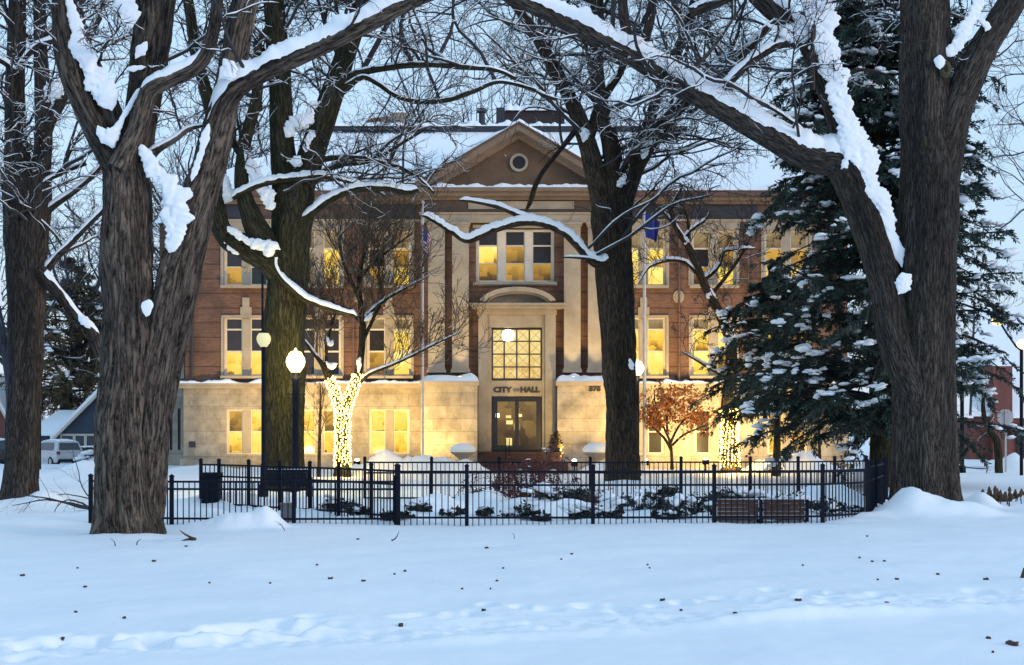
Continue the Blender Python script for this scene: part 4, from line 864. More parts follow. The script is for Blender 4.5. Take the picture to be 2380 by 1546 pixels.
b.quad((LX0,YB,Z(893)),(LX0,YB+16,Z(893)),(LX0,YB+16,Z(470)),(LX0,YB,Z(470))); b.quad((RX1,YB,Z(893)),(RX1,YB+16,Z(893)),(RX1,YB+16,Z(470)),(RX1,YB,Z(470)))
b.quad((LX0,YB+16,-.4),(RX1,YB+16,-.4),(RX1,YB+16,Z(470)),(LX0,YB+16,Z(470)))
b.build('brick_wall', M['brick'], hall)
# belt course between stone and brick, snow on it
for x0,x1 in ((LX0-.3,LX1),(RX0,RX1+.3)):
    b = MB(); b.box(x0,x1,YB-.34,YB-.052,Z(903),Z(896)); b.box(x0,x1,YB-.42,YB-.054,Z(896)+.002,Z(891.5)); b.build('belt_course', M['trimstone'], hall)
def snow_ledge(name, x0, x1, y0, y1, z, h, seed, root, n=None, gap=0.0):
    n = n or max(8,int((x1-x0)/0.07)); u = np.linspace(x0,x1,n); S = 7
    nz = SNoise(seed,1,f0=3.0,octs=5)(u[:,None])*0.38
    hh = np.clip(h*(1+nz)-gap*np.clip(nz+.2,0,1)*h*3, 0.006, None); hh[0] *= .3; hh[-1] *= .3
    th = np.linspace(0,math.pi,S); yc, yr = (y0+y1)/2, (y1-y0)/2
    V = np.stack([u[:,None]*np.ones(S), yc-yr*np.cos(th)[None]*np.ones((n,1))*(1+0.06*nz[:,None]), z+hh[:,None]*np.sin(th)[None]**0.5], -1)
    i = np.arange(n*S).reshape(n,S)
    return mk(name, V.reshape(-1,3), np.stack([i[:-1,:-1],i[1:,:-1],i[1:,1:],i[:-1,1:]],-1).reshape(-1,4), M['snow'], root)
snow_ledge('ledge_snow', LX0-.3, LX1, YB-.44, YB-.0, Z(891.5), 0.13, 3, hall); snow_ledge('ledge_snow', RX0, RX1+.3, YB-.44, YB-.0, Z(891.5), 0.13, 4, hall)
# frieze + cornice of the wings
for x0,x1 in ((LX0,LX1),(RX0,RX1)): MB().box(x0-(.02 if x0==LX0 else 0),x1+(.02 if x1==RX1 else 0),YB-.02,YB+.5,Z(510),Z(475)).build('frieze', M['frieze'], hall)
for a,c in ((470,605),(640,700),(846,966),(1434,1560),(1600,1760),(1800,1930)): MB().box(X(a),X(c),YB-.06,YB-.022,Z(508),Z(478)).build('frieze_panel', M['roof_edge'], hall)
for x0,x1 in ((LX0-.1,LX1),(RX0,RX1+.1)): MB().box(x0,x1,YB-.12,YB-.0025,Z(516),Z(510)-.003).build('string_course', M['trimstone'], hall)
for x0,x1,e0,e1 in ((LX0,LX1,1,0),(RX0,RX1,0,1)):
    b = MB(); b.box(x0-.2*e0,x1+.2*e1,YB-.25,YB+.5,Z(475)+.002,Z(468)); b.box(x0-.45*e0,x1+.45*e1,YB-.55,YB+.5,Z(468)+.002,Z(461)); b.build('cornice', M['brown_trim'], hall)
    MB().box(x0-.6*e0,x1+.6*e1,YB-.75,YB+.5,Z(461)+.002,Z(449)).build('gutter', M['copper'], hall)
# windows
def window(g, f, y, kinds, name='window', rows=((0,.17),(.2,.57),(.60,1.0)), mull=19, bays=2, mm='trimstone', fm='white_trim', sill=True, fr=4.0, bars=False):
    x0,x1,z0,z1 = X(g[0]),X(g[1]),Z(f[1]),Z(f[0]); w = x1-x0; h = z1-z0; fw = fr/50
    b = MB()
    b.box(x0,x0+fw,y-.02,y+.14,z0,z1); b.box(x1-fw,x1,y-.02,y+.14,z0,z1); b.box(x0+fw,x1-fw,y-.018,y+.14,z1-fw,z1); b.box(x0+fw,x1-fw,y-.018,y+.14,z0,z0+fw)
    m = mull/50; bw = (w-2*fw-(bays-1)*m)/bays; spans = [(x0+fw+i*(bw+m), x0+fw+i*(bw+m)+bw) for i in range(bays)]
    zi0, zi1 = z0+fw, z1-fw; hi = zi1-zi0
    for (a,c) in spans:
        for r0,r1 in zip(rows[:-1],rows[1:]): b.box(a+.002,c-.002,y+.02,y+.10,zi1-r1[0]*hi,zi1-r0[1]*hi)
        b.box(a,a+.045,y+.03,y+.11,zi0,zi1); b.box(c-.045,c,y+.03,y+.11,zi0,zi1)
        if bars: 
            b.box((a+c)/2-.012,(a+c)/2+.012,y+.045,y+.075,zi0,zi1)
    o = b.build(name, M[fm], hall)
    q = MB()
    for i in range(bays-1): q.box(spans[i][1],spans[i+1][0],y-.04,y+.12,z0+fw*0.5,z1-fw*0.5)
    if bays > 1: q.build('mullion', M[mm], o)
    if sill: MB().box(x0-.1,x1+.1,y-.42,y-.021,z0-.12,z0+.0).build('sill', M['trimstone'], o)
    i = 0
    for (a,c) in spans:
        for r in rows:
            k = kinds[i%len(kinds)]; i += 1
            mat = {'B':'pane_B','A':'pane_A','T':'pane_T','Y':'pane_Y','D':'glass_dark','G':'pane_G'}[k]
            MB().box(a+.046,c-.046,y+.062,y+.075,zi1-r[1]*hi+.002,zi1-r[0]*hi-.002).build('pane', M[mat], o)
    return o
k2 = ['DDYDDY','DDDDDD','TDATBB','TYYTYB','TBBTBA','TYADAY']; k3 = ['TDATDD','TTTTYY','TDATAY','TBYTYB','TDATAY','TAYTAY']; k1 = ['AYYY','YYAY','YYYY','YYDD','DDYD','AYTA']
for g,a in zip(GR,k2): window(g, F2, YB+.12, a)
for g,a in zip(GR,k3): window(g, F3, YB+.12, a, rows=((0,.30),(.33,.66),(.68,1)))
for g,a in zip(GR,k1): window((g[0]+6,g[1]-4), F1, YB+.08, a, rows=((0,.48),(.51,1)), bars=False, sill=False)
# stone heads, keystones and surrounds
for g in GR:
    cx = (X(g[0])+X(g[1]))/2
    b = MB(); b.box(cx-.16,cx+.16,YB-.09,YB-.003,Z(714)+.002,Z(692)); b.box(cx-.26,cx+.26,YB-.07,YB-.002,Z(738)+.10,Z(714)); b.build('keystone', M['trimstone'], hall)
    b = MB(); b.box(X(g[0])-.1,X(g[1])+.1,YB-.08,YB-.002,Z(738),Z(738)+.098)
    b.box(X(g[0])-.12,X(g[0])-.002,YB-.05,YB-.002,Z(874),Z(738)-.002); b.box(X(g[1])+.002,X(g[1])+.12,YB-.05,YB-.002,Z(874),Z(738)-.002); b.build('window_surround', M['trimstone'], hall)
    b = MB(); b.box(X(g[0])-.16,X(g[1])+.16,YB-.07,YB-.002,Z(535),Z(516)-.004)
    b.box(X(g[0])-.14,X(g[0])-.002,YB-.05,YB-.002,Z(664),Z(535)-.002); b.box(X(g[1])+.002,X(g[1])+.14,YB-.05,YB-.002,Z(664),Z(535)-.002); b.build('window_surround', M['trimstone'], hall)
for px in (834,1577):   # round plaques in the brick field
    b = MB(); zc = Z(690); xc = X(px)
    c = [(xc+.26*math.cos(a), zc+.30*math.sin(a)) for a in np.linspace(0,2*math.pi,21)[:-1]]; b.prism(c, YB-.07, YB-.002)
    c = [(xc+.15*math.cos(a), zc+.19*math.sin(a)) for a in np.linspace(0,2*math.pi,17)[:-1]]; b.prism(c, YB-.11, YB-.072)
    b.build('medallion', M['trimstone'], hall)
MB().box(X(440),X(455),YB-.08,YB-.052,Z(1040),Z(1026)).build('vent', M['roof_edge'], hall)
for px in (448,662,822,1578,1738,1952): MB().tube([(X(px),YB-.10,Z(891)),(X(px),YB-.10,Z(520))], .055, 8).build('downpipe', M['roof_edge'] if px in (448,1952) else M['copper'], hall)
# --- centre bay
YC = YB-0.7
cb = MB()
chole = (X(1107),X(1287),Z(662),Z(535)); phole = (X(1118),X(1282),Z(1090),Z(735))
wall_holes(cb, X(980), X(1420), Z(1088), Z(500), YC, [chole, phole], 0.4)
cb.quad((X(980),YC,-.4),(X(980),YB,-.4),(X(980),YB,Z(447)),(X(980),YC,Z(447))); cb.quad((X(1420),YC,-.4),(X(1420),YB,-.4),(X(1420),YB,Z(447)),(X(1420),YC,Z(447)))
cb.build('brick_wall', M['brick'], hall)
window((1107,1287),(538,660), YC+.16, 'DBADAADDA', rows=((0,.27),(.30,.64),(.66,1)), bays=3, mull=17, mm='white_trim', fr=5)
MB().box(X(1100),X(1294),YC-.12,YC-.002,Z(668),Z(662)).build('sill', M['trimstone'], hall); MB().box(X(1100),X(1294),YC-.1,YC-.003,Z(535),Z(528)).build('lintel', M['trimstone'], hall)
# pilasters in pairs with bases and caps
for a,c in ((998,1036),(1053,1091),(1309,1347),(1364,1402)):
    b = MB(); x0,x1 = X(a),X(c); n = 10; 
    b.box(x0,x1,YC-.34,YC-.002,Z(858),Z(534))
    b.box(x0-.06,x1+.06,YC-.42,YC-.003,Z(868),Z(862)-.0); b.box(x0-.03,x1+.03,YC-.38,YC-.003,Z(862)+.002,Z(858)-.002)
    b.box(x0-.04,x1+.04,YC-.39,YC-.003,Z(534)+.002,Z(529)); b.box(x0-.08,x1+.08,YC-.44,YC-.003,Z(529)+.002,Z(524))
    b.build('pilaster', M['trimstone'], hall)
# stone podiums either side of the door
for a,c,sg in ((985,1112,1),(1292,1418,-1)):
    b = MB(); b.box(X(a),X(c),YC-1.5,YC-.004,-.4,Z(900)); b.build('podium', M['stone'], hall)
    b = MB(); b.box(X(a)-.07,X(c)+.07,YC-1.62,YC-.004,Z(900)+.002,Z(890)); b.build('podium_cap', M['trimstone'], hall)
    n = 34; xs = np.linspace(X(a)-.05,X(c)+.05,n); ys = np.linspace(YC-1.58,YC-.36,14); A,B = np.meshgrid(xs,ys)
    e = np.minimum.reduce([np.clip((A-xs[0])/.35,0,1),np.clip((xs[-1]-A)/.35,0,1),np.clip((B-ys[0])/.5,0,1)])
    Hh = Z(890)+.004+np.sqrt(e)*(.30+.12*SNoise(a,2,f0=2.2)(np.stack([A,B],-1))); i2 = np.arange(A.size).reshape(A.shape)
    mk('podium_snow', np.stack([A,B,Hh],-1).reshape(-1,3), np.stack([i2[:-1,:-1],i2[:-1,1:],i2[1:,1:],i2[1:,:-1]],-1).reshape(-1,4), M['snow'], hall)
def text(body, size, x, y, z, root, mat, ext=0.02, sx=1.0, name='lettering', off=0.0):
    cu = bpy.data.curves.new(name, 'FONT'); cu.body = body; cu.size = size; cu.extrude = ext; cu.align_x = 'CENTER'; cu.align_y = 'CENTER'; cu.offset = off
    o = bpy.data.objects.new(name, cu); COL.objects.link(o); o.parent = root; o.location = (x-root['_o'][0], y-root['_o'][1], z-root['_o'][2]); o.rotation_euler = (math.pi/2,0,0); o.scale = (sx,1,1)
    me = bpy.data.meshes.new_from_object(o); me.materials.clear(); me.materials.append(mat)
    n = bpy.data.objects.new(name, me); COL.objects.link(n); n.parent = root; n.location = o.location; n.rotation_euler = o.rotation_euler; n.scale = o.scale
    bpy.data.objects.remove(o); return n
text('375', 0.32, X(1376), YC-1.53, Z(907), hall, M['lettering'], 0.02, 1.1, off=0.022)
# entablature over the pilasters
b = MB(); b.box(X(982),X(1418),YC-.36,YB+.4,Z(524)+.003,Z(506)); b.box(X(978),X(1422),YC-.44,YB+.4,Z(506)+.002,Z(502)); b.build('architrave', M['trimstone'], hall)
MB().box(X(984),X(1416),YC-.30,YB+.45,Z(502)+.003,Z(473)).build('frieze', M['frieze'], hall)
MB().box(X(1090),X(1332),YC-.34,YC-.303,Z(494),Z(476)).build('name_panel', M['trimstone'], hall)
b = MB(); b.box(X(980),X(1420),YC-.5,YB+.4,Z(473)+.002,Z(466)); b.box(X(974),X(1426),YC-.75,YB+.4,Z(466)+.002,Z(457)); b.box(X(970),X(1430),YC-.95,YB+.4,Z(457)+.002,Z(449)); b.build('cornice', M['brown_trim'], hall)
snow_ledge('ledge_snow', X(985), X(1416), YC-.93, YC-.2, Z(449)+.004, 0.16, 9, hall)
# pediment
ax, az = X(1206), Z(305); pl, prr, pz = X(968), X(1444), Z(447)
b = MB()
b.prism([(X(990),pz+.06),(X(1422),pz+.06),(ax,az-.55)], YC-.32, YB+.3); b.build('tympanum', M['tymp'], hall)
for (ex) in (pl, prr):
    b = MB(); d = 1 if ex < ax else -1
    b.strip([(ex,pz+.02),(ax-d*.001,az)], [(ex+d*.55,pz+.02),(ax-d*.001,az-.30)], YC-.98, YC-.325); b.build('raking_cornice', M['brown_trim'], hall)
    b = MB(); b.strip([(ex+d*.56,pz+.02),(ax-d*.001,az-.302)], [(ex+d*1.05,pz+.02),(ax-d*.001,az-.57)], YC-.66, YC-.326); b.build('raking_moulding', M['brown_trim'], hall)
b = MB(); s_ = MB()
for ex in (pl, prr): 
    d = 1 if ex < ax else -1
    b.strip([(ex-d*.12,pz+.06),(ax,az+.09)], [(ex,pz+.025),(ax,az+.003)], YC-1.06, YB+5.0)
b.build('pediment_flashing', M['copper'], hall)
for ex in (pl, prr):
    n = 30; u = np.linspace(0,1,n); d = 1 if ex < ax else -1; V = []; hh = 0.16+.05*SNoise(int(abs(ex)*9),1,f0=9)(u[:,None])
    for k in range(n):
        xx = ex-d*.12+(ax-ex+d*.12)*u[k]; zz = pz+.065+(az+.03-pz)*u[k]
        V += [(xx,YC-.95,zz+.01),(xx,YC-.85,zz+hh[k]),(xx,YB+5,zz+hh[k])]
    i = np.arange(n*3).reshape(n,3); mk('roof_snow', V, np.stack([i[:-1,:-1],i[1:,:-1],i[1:,1:],i[:-1,1:]],-1).reshape(-1,4), M['snow'], hall)
zc = Z(388); b = MB(); ring = np.linspace(0,2*math.pi,29)
b.strip([(ax+.42*math.cos(a), zc+.42*math.sin(a)) for a in ring], [(ax+.30*math.cos(a), zc+.30*math.sin(a)) for a in ring], YC-.42, YC-.322); oc = b.build('round_window', M['trimstone'], hall)
MB().prism([(ax+.30*math.cos(a), zc+.30*math.sin(a)) for a in ring[:-1]], YC-.36, YC-.323).build('pane', M['glass_dark'], oc)
# portal
YP = YC-.28
pt = MB()
xo0,xo1,xi0,xi1 = X(1113),X(1290),X(1143),X(1259)
pt.box(xo0,X(1134),YP-.05,YP+.45,-.2,Z(735)); pt.box(X(1266),xo1,YP-.05,YP+.45,-.2,Z(735))
pt.box(X(1134)+.002,xi0,YP+.12,YP+.5,-.2,Z(764)); pt.box(xi1,X(1266)-.002,YP+.12,YP+.5,-.2,Z(764))
pt.box(X(1134)+.002,X(1266)-.002,YP+.06,YP+.5,Z(764)+.002,Z(735)); pt.box(xi0+.002,xi1-.002,YP+.2,YP+.5,Z(922),Z(886))
pt.box(xo0-.04,xo1+.04,YP-.12,YP+.45,Z(735)+.002,Z(722)); pt.box(X(1098),X(1310),YP-.5,YP+.45,Z(722)+.002,Z(716)); pt.box(X(1094),X(1314),YP-.62,YP+.45,Z(716)+.002,Z(711))
arc = np.linspace(math.pi*0.93,math.pi*0.07,25); zc = Z(714); R1x,R1z = 1.78,0.80
outer = [(X(1203)+R1x*math.cos(a), zc+R1z*math.sin(a)) for a in arc]; inner = [(X(1203)+(R1x-.26)*math.cos(a), zc+(R1z-.2)*math.sin(a)) for a in arc]
pt.strip(outer, inner, YP-.55, YP+.4)
inner2 = [(X(1203)+(R1x-.42)*math.cos(a), zc+(R1z-.31)*math.sin(a)) for a in arc]; pt.strip([(x,z-.002) for x,z in inner], inner2, YP-.35, YP+.4)
po = pt.build('entrance_portal', M['trimstone'], hall)
MB().prism([(x,z-.003) for x,z in inner2]+[(X(1283),Z(714.5)),(X(1123),Z(714.5))], YP+.02, YP+.38).build('arch_panel', M['urn'], po)
# leaded window over the door
b = MB(); x0,x1,z0,z1 = xi0+.003,xi1-.003,Z(884),Z(766); y = YP+.32
b.box(x0,x0+.07,y-.06,y+.06,z0,z1); b.box(x1-.07,x1,y-.06,y+.06,z0,z1); b.box(x0+.07,x1-.07,y-.06,y+.06,z0,z0+.07); b.box(x0+.07,x1-.07,y-.06,y+.06,z1-.07,z1)
for i in range(1,4):
    xx = x0+(x1-x0)*i/4; b.box(xx-.035,xx+.035,y-.05,y+.04,z0+.07,z1-.07); zz = z0+(z1-z0)*i/4; b.box(x0+.07,x1-.07,y-.045,y+.035,zz-.03,zz+.03)
for i in range(4):
    for j in range(4):
        cx_ = x0+(x1-x0)*(i+.5)/4; cz_ = z0+(z1-z0)*(j+.5)/4
        for q in (1,-1):
            b.quad((cx_-.25,y-.012,cz_-.25*q-.008),(cx_-.25,y-.012,cz_-.25*q+.008),(cx_+.25,y-.012,cz_+.25*q+.008),(cx_+.25,y-.012,cz_+.25*q-.008))
lw = b.build('leaded_window', M['roof_edge'], hall)
MB().box(x0+.02,x1-.02,y,y+.02,z0+.02,z1-.02).build('pane', M['pane_G'], lw)
lt = MB(); lt.lathe(X(1181), y-.03, [(.02,Z(782)+.28),(.22,Z(782)+.22),(.30,Z(782)),(.22,Z(782)-.22),(.02,Z(782)-.28)], 14); lt.build('ceiling_lamp', M['lamp_white'], lw, True)
# sign: CITY [plaque] HALL
text('CITY', 0.33, X(1168), YP+.195, Z(907.5), hall, M['lettering'], 0.02, 1.12, off=0.024); text('HALL', 0.33, X(1231), YP+.195, Z(907.5), hall, M['lettering'], 0.02, 1.12, off=0.024)
b = MB()
for k,(w,dz) in enumerate(((.13,.07),(.19,.035),(.21,0.0),(.19,-.035),(.13,-.07))): b.box(X(1200.5)-w*.9,X(1200.5)+w*.9,YP+.175,YP+.198,Z(907.5)+dz-.011,Z(907.5)+dz+.011)
b.build('emblem', M['grey_box'], hall)
# doors
b = MB(); x0,x1,z0,z1 = X(1144.5),X(1258),Z(1048),Z(923); y = YP+.3
b.box(x0,x0+.16,y,y+.16,z0,z1); b.box(x1-.16,x1,y,y+.16,z0,z1); b.box(x0+.16,x1-.16,y+.002,y+.16,z1-.16,z1); b.box(x0+.16,x1-.16,y+.002,y+.16,z0,z0+.20); dr = b.build('door_frame', M['door'], hall)
for a,c in ((x0+.163,(x0+x1)/2-.004),((x0+x1)/2+.004,x1-.163)):
    d = MB(); za, zb = z0+.203, z1-.163
    d.box(a,a+.08,y+.03,y+.11,za,zb); d.box(c-.08,c,y+.03,y+.11,za,zb); d.box(a+.08,c-.08,y+.032,y+.11,za,za+.06); d.box(a+.08,c-.08,y+.032,y+.11,zb-.06,zb); do = d.build('door', M['door'], hall)
    MB().box(a+.08,c-.08,y+.06,y+.075,za+.06,zb-.06).build('glass', M['pane_H'], do)
    hx = c-.12 if a < X(1190) else a+.12
    MB().tube([(hx,y-.03,Z(1000)),(hx,y-.03,Z(985))], .018, 6).build('handle', M['steel'], do)
    for px_,py_,w_,h_,m_ in (((1156,966,.09,.09,'lamp_white'),(1182,969,.12,.06,'lamp_dim'),(1184,982,.15,.09,'lamp_dim'),(1183,1030,.14,.24,'lamp_dim')) if a < X(1190) else ((1208,966,.10,.07,'lamp_dim'),)):
        MB().box(X(px_)-w_,X(px_)+w_,y+.052,y+.058,Z(py_)-h_,Z(py_)+h_).build('lobby_lamp', M[m_], do)
# steps
b = MB()
for k in range(5): b.box(X(1113)+.002, X(1291)-.002, YC-1.0-.33*k, YC-.67-.33*k if k else YC+.35, -.4, Z(1049)-.165*k)
b.build('steps', M['steps'], hall)
for xx in (X(1176),X(1184)): MB().tube([(xx,YC-.9,Z(1049)),(xx,YC-.9,Z(1020)),(xx,YC-2.3,Z(1058)),(xx,YC-2.3,Z(1090))], .018, 6).build('handrail', M['iron'], hall)
# --- set-back left wing with narrow windows
YW = YB+6.0; wl, wr = (370-CXP)*YW/F, X(430)+.1; zz = lambda py: EYE+(HOR-py)*YW/F
b = MB(); nh = [((a-CXP)*YW/F,(c-CXP)*YW/F,zz(1046),zz(950)) for a,c in ((378,383),(394,401),(413,420))]
wall_holes(b, wl, wr, -.4, zz(896), YW, nh, .25); b.quad((wl,YW,-.4),(wl,YW+10,-.4),(wl,YW+10,zz(896)),(wl,YW,zz(896))); b.build('stone_base', M['stone'], hall)
for h in nh: MB().box(h[0],h[1],YW+.18,YW+.2,h[2],h[3]).build('window', M['glass_dark'], hall)
b = MB(); b.box(wl,wr,YW+.05,YW+9.9,zz(896),zz(520)); b.build('brick_wall', M['brick'], hall)
MB().box((395-CXP)*YW/F,(402-CXP)*YW/F,YW-.02,YW+.048,zz(880),zz(700)).build('stone_strip', M['trimstone'], hall); MB().box((420-CXP)*YW/F,(428-CXP)*YW/F,YW-.02,YW+.048,zz(880),zz(700)).build('stone_strip', M['trimstone'], hall)
snow_ledge('ledge_snow', wl-.1, wr, YW-.3, YW+.04, zz(896)+.003, .14, 31, hall)
snow_ledge('roof_snow', wl-.2, wr, YW-.2, YW+9.9, zz(520)+.003, .4, 32, hall)
# --- roof
r = MB(); e = .55
xa,xb,ya,yb,z0 = LX0-e,RX1+e,YB-.7,YB+16.5,Z(449)+.004
yt = YB+5.5; zt = EYE+(HOR-306)*yt/F; ta,tb = (770-CXP)*yt/F,(1596-CXP)*yt/F; yt2 = YB+11
r.quad((xa,ya,z0),(xb,ya,z0),(tb,yt,zt),(ta,yt,zt)); r.quad((xa,yb,z0),(xa,ya,z0),(ta,yt,zt),(ta,yt2,zt)); r.quad((xb,ya,z0),(xb,yb,z0),(tb,yt2,zt),(tb,yt,zt)); r.quad((xb,yb,z0),(xa,yb,z0),(ta,yt2,zt),(tb,yt2,zt)); r.quad((ta,yt,zt),(tb,yt,zt),(tb,yt2,zt),(ta,yt2,zt))
r.build('snowy_roof', M['snow'], hall)
snow_ledge('eave_snow', xa, X(975), YB-.78, YB-.3, Z(449)+.006, .20, 41, hall); snow_ledge('eave_snow', X(1425), xb, YB-.78, YB-.3, Z(449)+.006, .20, 42, hall)
MB().box(ta,tb,yt-.15,yt2,zt+.0,zt+.24).build('deck_parapet', M['roof_edge'], hall)
snow_ledge('parapet_snow', ta, tb, yt-.2, yt+.5, zt+.242, .22, 43, hall)
b = MB()
for k in range(60): 
    xx = ta+.3+k*.22
    if xx < (1010-CXP)*yt/F: b.box(xx,xx+.07,yt-.22,yt-.155,zt-.16,zt+.1)
b.box(ta+.2,(1012-CXP)*yt/F,yt-.23,yt-.150,zt+.04,zt+.12)
b.build('icicle_rail', M['roof_edge'], hall)
def roofpt(px,py,y): return (px-CXP)*y/F, EYE+(HOR-py)*y/F
yr = yt+2.0
pa,pzb = roofpt(1160,286,yr); pb,pzt = roofpt(1312,258,yr)
ph = MB().box(pa,pb,yr,yr+3.5,zt+.24,pzt).build('penthouse', M['plank_fence'], hall); MB().box(pa-.15,pa+.3,yr-.1,yr+3.6,zt+.24,pzt+.15).build('chimney', M['roof_edge'], ph)
snow_ledge('penthouse_snow', pa+.32, pb, yr-.15, yr+3.5, pzt+.002, .45, 44, ph)
vx,vz = roofpt(1120,258,yr); b = MB(); b.lathe(vx,yr,[(.16,zt+.2),(.16,vz-.1),(.26,vz-.08),(.26,vz+.1),(.05,vz+.18)],12); b.build('roof_vent', M['roof_edge'], hall)
hx,hz = roofpt(925,266,yr); b = MB(); b.box(hx-.42,hx+.42,yr,yr+.8,zt+.24,hz+.1); b.box(hx-.9,hx-.422,yr+.1,yr+.6,zt+.24,hz-.1); b.build('air_handler', M['urn'], hall); snow_ledge('unit_snow', hx-.42, hx+.42, yr, yr+.8, hz+.102, .12, 46, hall)
b = MB()
for px,py in ((1095,245),(1108,245),(1172,175),(1078,262)): 
    q = roofpt(px,py,yr); b.tube([(q[0],yr,zt+.2),(q[0],yr,q[1])], .022, 5)
q1=roofpt(1095,250,yr); q2=roofpt(1075,285,yr); b.tube([(q1[0],yr,q1[1]),(q2[0],yr,q2[1])],.018,5); q1=roofpt(1108,250,yr); q2=roofpt(1135,285,yr); b.tube([(q1[0],yr,q1[1]),(q2[0],yr,q2[1])],.018,5)
b.build('antenna', M['iron'], hall)
cx0,cz0 = roofpt(878,280,yr); b = MB(); b.prism([(cx0+.7*math.cos(a),cz0-.15+.42*math.sin(a)) for a in np.linspace(0,math.pi,15)]+[(cx0-.7,zt+.2),(cx0+.7,zt+.2)], yr+.5, yr+1.6); b.build('arched_dormer', M['terracotta'], hall)
cx0,cz0 = roofpt(648,278,yr-2.2); b = MB(); b.box(cx0-.35,cx0+.35,yr-2.2,yr-1.5,Z(449),cz0); b.build('chimney', M['plank_fence'], hall); snow_ledge('chimney_snow', cx0-.36, cx0+.36, yr-2.25, yr-1.45, cz0+.002, .18, 47, hall)

# ------------------------------------------------------------------ fence
def fence(label, pts, H, post_w=0.075, step=0.115, rails=(0.97,0.72,0.12), group='black picket fence runs', tall=0.1, posts_only=None):
    """pts: (px, Y) ground stations with a post at each"""
    G = [(XX(p,Y),Y) for p,Y in pts]; base = (G[0][0],G[0][1],gz(*G[0])); root = thing('picket_fence', label, 'fence', base, group)
    zb = [0.0 for x,y in G]
    for (x,y),z in zip(G,zb):
        b = MB(); w = post_w/2; b.box(x-w,x+w,y-w,y+w,z-.2,z+H+tall-.03); b.box(x-w*1.25,x+w*1.25,y-w*1.25,y+w*1.25,z+H+tall-.028,z+H+tall-.008)
        i = len(b.v); k = w*1.1; z1 = z+H+tall-.006; b.v += [(x-k,y-k,z1),(x+k,y-k,z1),(x+k,y+k,z1),(x-k,y+k,z1),(x,y,z1+.035)]; b.t += [(i,i+1,i+4),(i+1,i+2,i+4),(i+2,i+3,i+4),(i+3,i,i+4)]
        b.build('post', M['iron'], root)
    for k in range(len(G)-1):
        (x0,y0),(x1,y1) = G[k],G[k+1]; L = math.hypot(x1-x0,y1-y0); dx,dy = (x1-x0)/L,(y1-y0)/L; nx_,ny_ = -dy,dx
        def bar(mb, s0, s1, za, zb_, th):
            p = [(x0+dx*s0,y0+dy*s0),(x0+dx*s1,y0+dy*s1)]; i = len(mb.v)
            for (qx,qy) in p:
                for sg in (-1,1):
                    for zz_ in (za,zb_): mb.v.append((qx+nx_*th*sg,qy+ny_*th*sg,zz_))
            a = i; mb.q += [(a,a+4,a+5,a+1),(a+2,a+3,a+7,a+6),(a,a+2,a+6,a+4),(a+1,a+5,a+7,a+3),(a,a+1,a+3,a+2),(a+4,a+6,a+7,a+5)]
        pm = MB(); n = int((L-.1)/step); 
        for j in range(1,n+1):
            s_ = j*(L/(n+1)); bar(pm, s_-.009, s_+.009, -.1, H*rails[0]-.012, .009)
        pm.build('picket_panel', M['iron'], root)
        for rr in rails: rm = MB(); bar(rm, .04, L-.04, H*rr-.02, H*rr+.02, .0175); rm.build('rail', M['iron'], root)
    return root
fence('long front run of black picket fence facing the open snow', [(926,28.1),(1085,28.05),(1378,28.1),(1660,28.2),(1912,28.5),(2016,29.6)], 1.07)
fence('short black fence return seen nearly edge-on beside the thick grey trunk', [(2018,29.75),(2034,31.2),(2053,33.2)], 1.10, step=0.10)
fence('low black fence run half buried by the snow heap', [(211,28.6),(370,28.4),(399,28.2),(683,28.05),(920,28.15)], 0.86, rails=(0.97,0.80,0.12))
fence('angled black fence run with close-set posts in front of the dark tree', [(467,33.4),(509,33.2),(578,32.4),(650,31.6),(720,30.9),(787,30.2),(863,29.2),(922,28.45)], 1.07)
fence('rear run of black picket fence toward the building', [(848,36),(1003,36),(1160,36),(1372,36),(1583,36.2),(1744,36.4),(1855,36.6),(1940,37),(2013,37.6),(2060,36.6)], 1.06)

# ------------------------------------------------------------------ lamps, poles, flags
def globe_lamp(label, px, Y, zg, mat, r=0.17, post=0.05, base_r=0.11, collar=True):
    x = XX(px,Y); z = gz(x,Y); root = thing('street_lamp', label, 'street lamp', (x,Y,z), 'post lamps in the park')
    b = MB(); b.lathe(x,Y,[(base_r*1.3,z-.2),(base_r*1.3,z+.25),(base_r,z+.32),(base_r*.85,z+.75),(post*1.15,z+.85),(post,zg-.55),(post*1.5,zg-.50),(post*1.5,zg-.44),(post,zg-.40),(post*1.3,zg-r*1.15)],14); b.build('post', M['iron'], root, True)
    b = MB(); b.lathe(x,Y,[(r*.45,zg-r*1.15),(r*.55,zg-r*1.05),(r*.95,zg-r*.45),(r*1.05,zg),(r*.98,zg+r*.4),(r*.70,zg+r*.85),(r*.25,zg+r*1.05),(.01,zg+r*1.1)],20); b.build('lamp_globe', M[mat], root, True)
    b = MB(); b.lathe(x,Y,[(r*.75,zg+r*.84),(r*.55,zg+r*1.08),(r*.2,zg+r*1.18),(r*.12,zg+r*1.42),(.005,zg+r*1.5)],14); b.build('finial', M['iron'] if mat=='lamp_dim' else M[mat], root, True)
    if collar:
        b = MB(); b.tube([(x-.28,Y,zg-.9),(x+.28,Y,zg-.9)], .018, 6); b.build('crossbar', M['iron'], root)
    return root
zl = lambda py,Y: EYE+(HOR-py)*Y/F
globe_lamp('brightly lit globe lamp in front of the dark tree trunk', 687, 39.4, zl(841,39.4), 'lamp_on', .26, .085, .13)
globe_lamp('pale unlit-looking globe lamp on a thin post left of the dark tree', 613, 34, zl(788,34), 'lamp_dim', .165, .04, .09, False)
globe_lamp('lit globe lamp half hidden by the many-forked tree', 1482, 53, zl(856,53), 'lamp_on', .24, .06, .11, False)
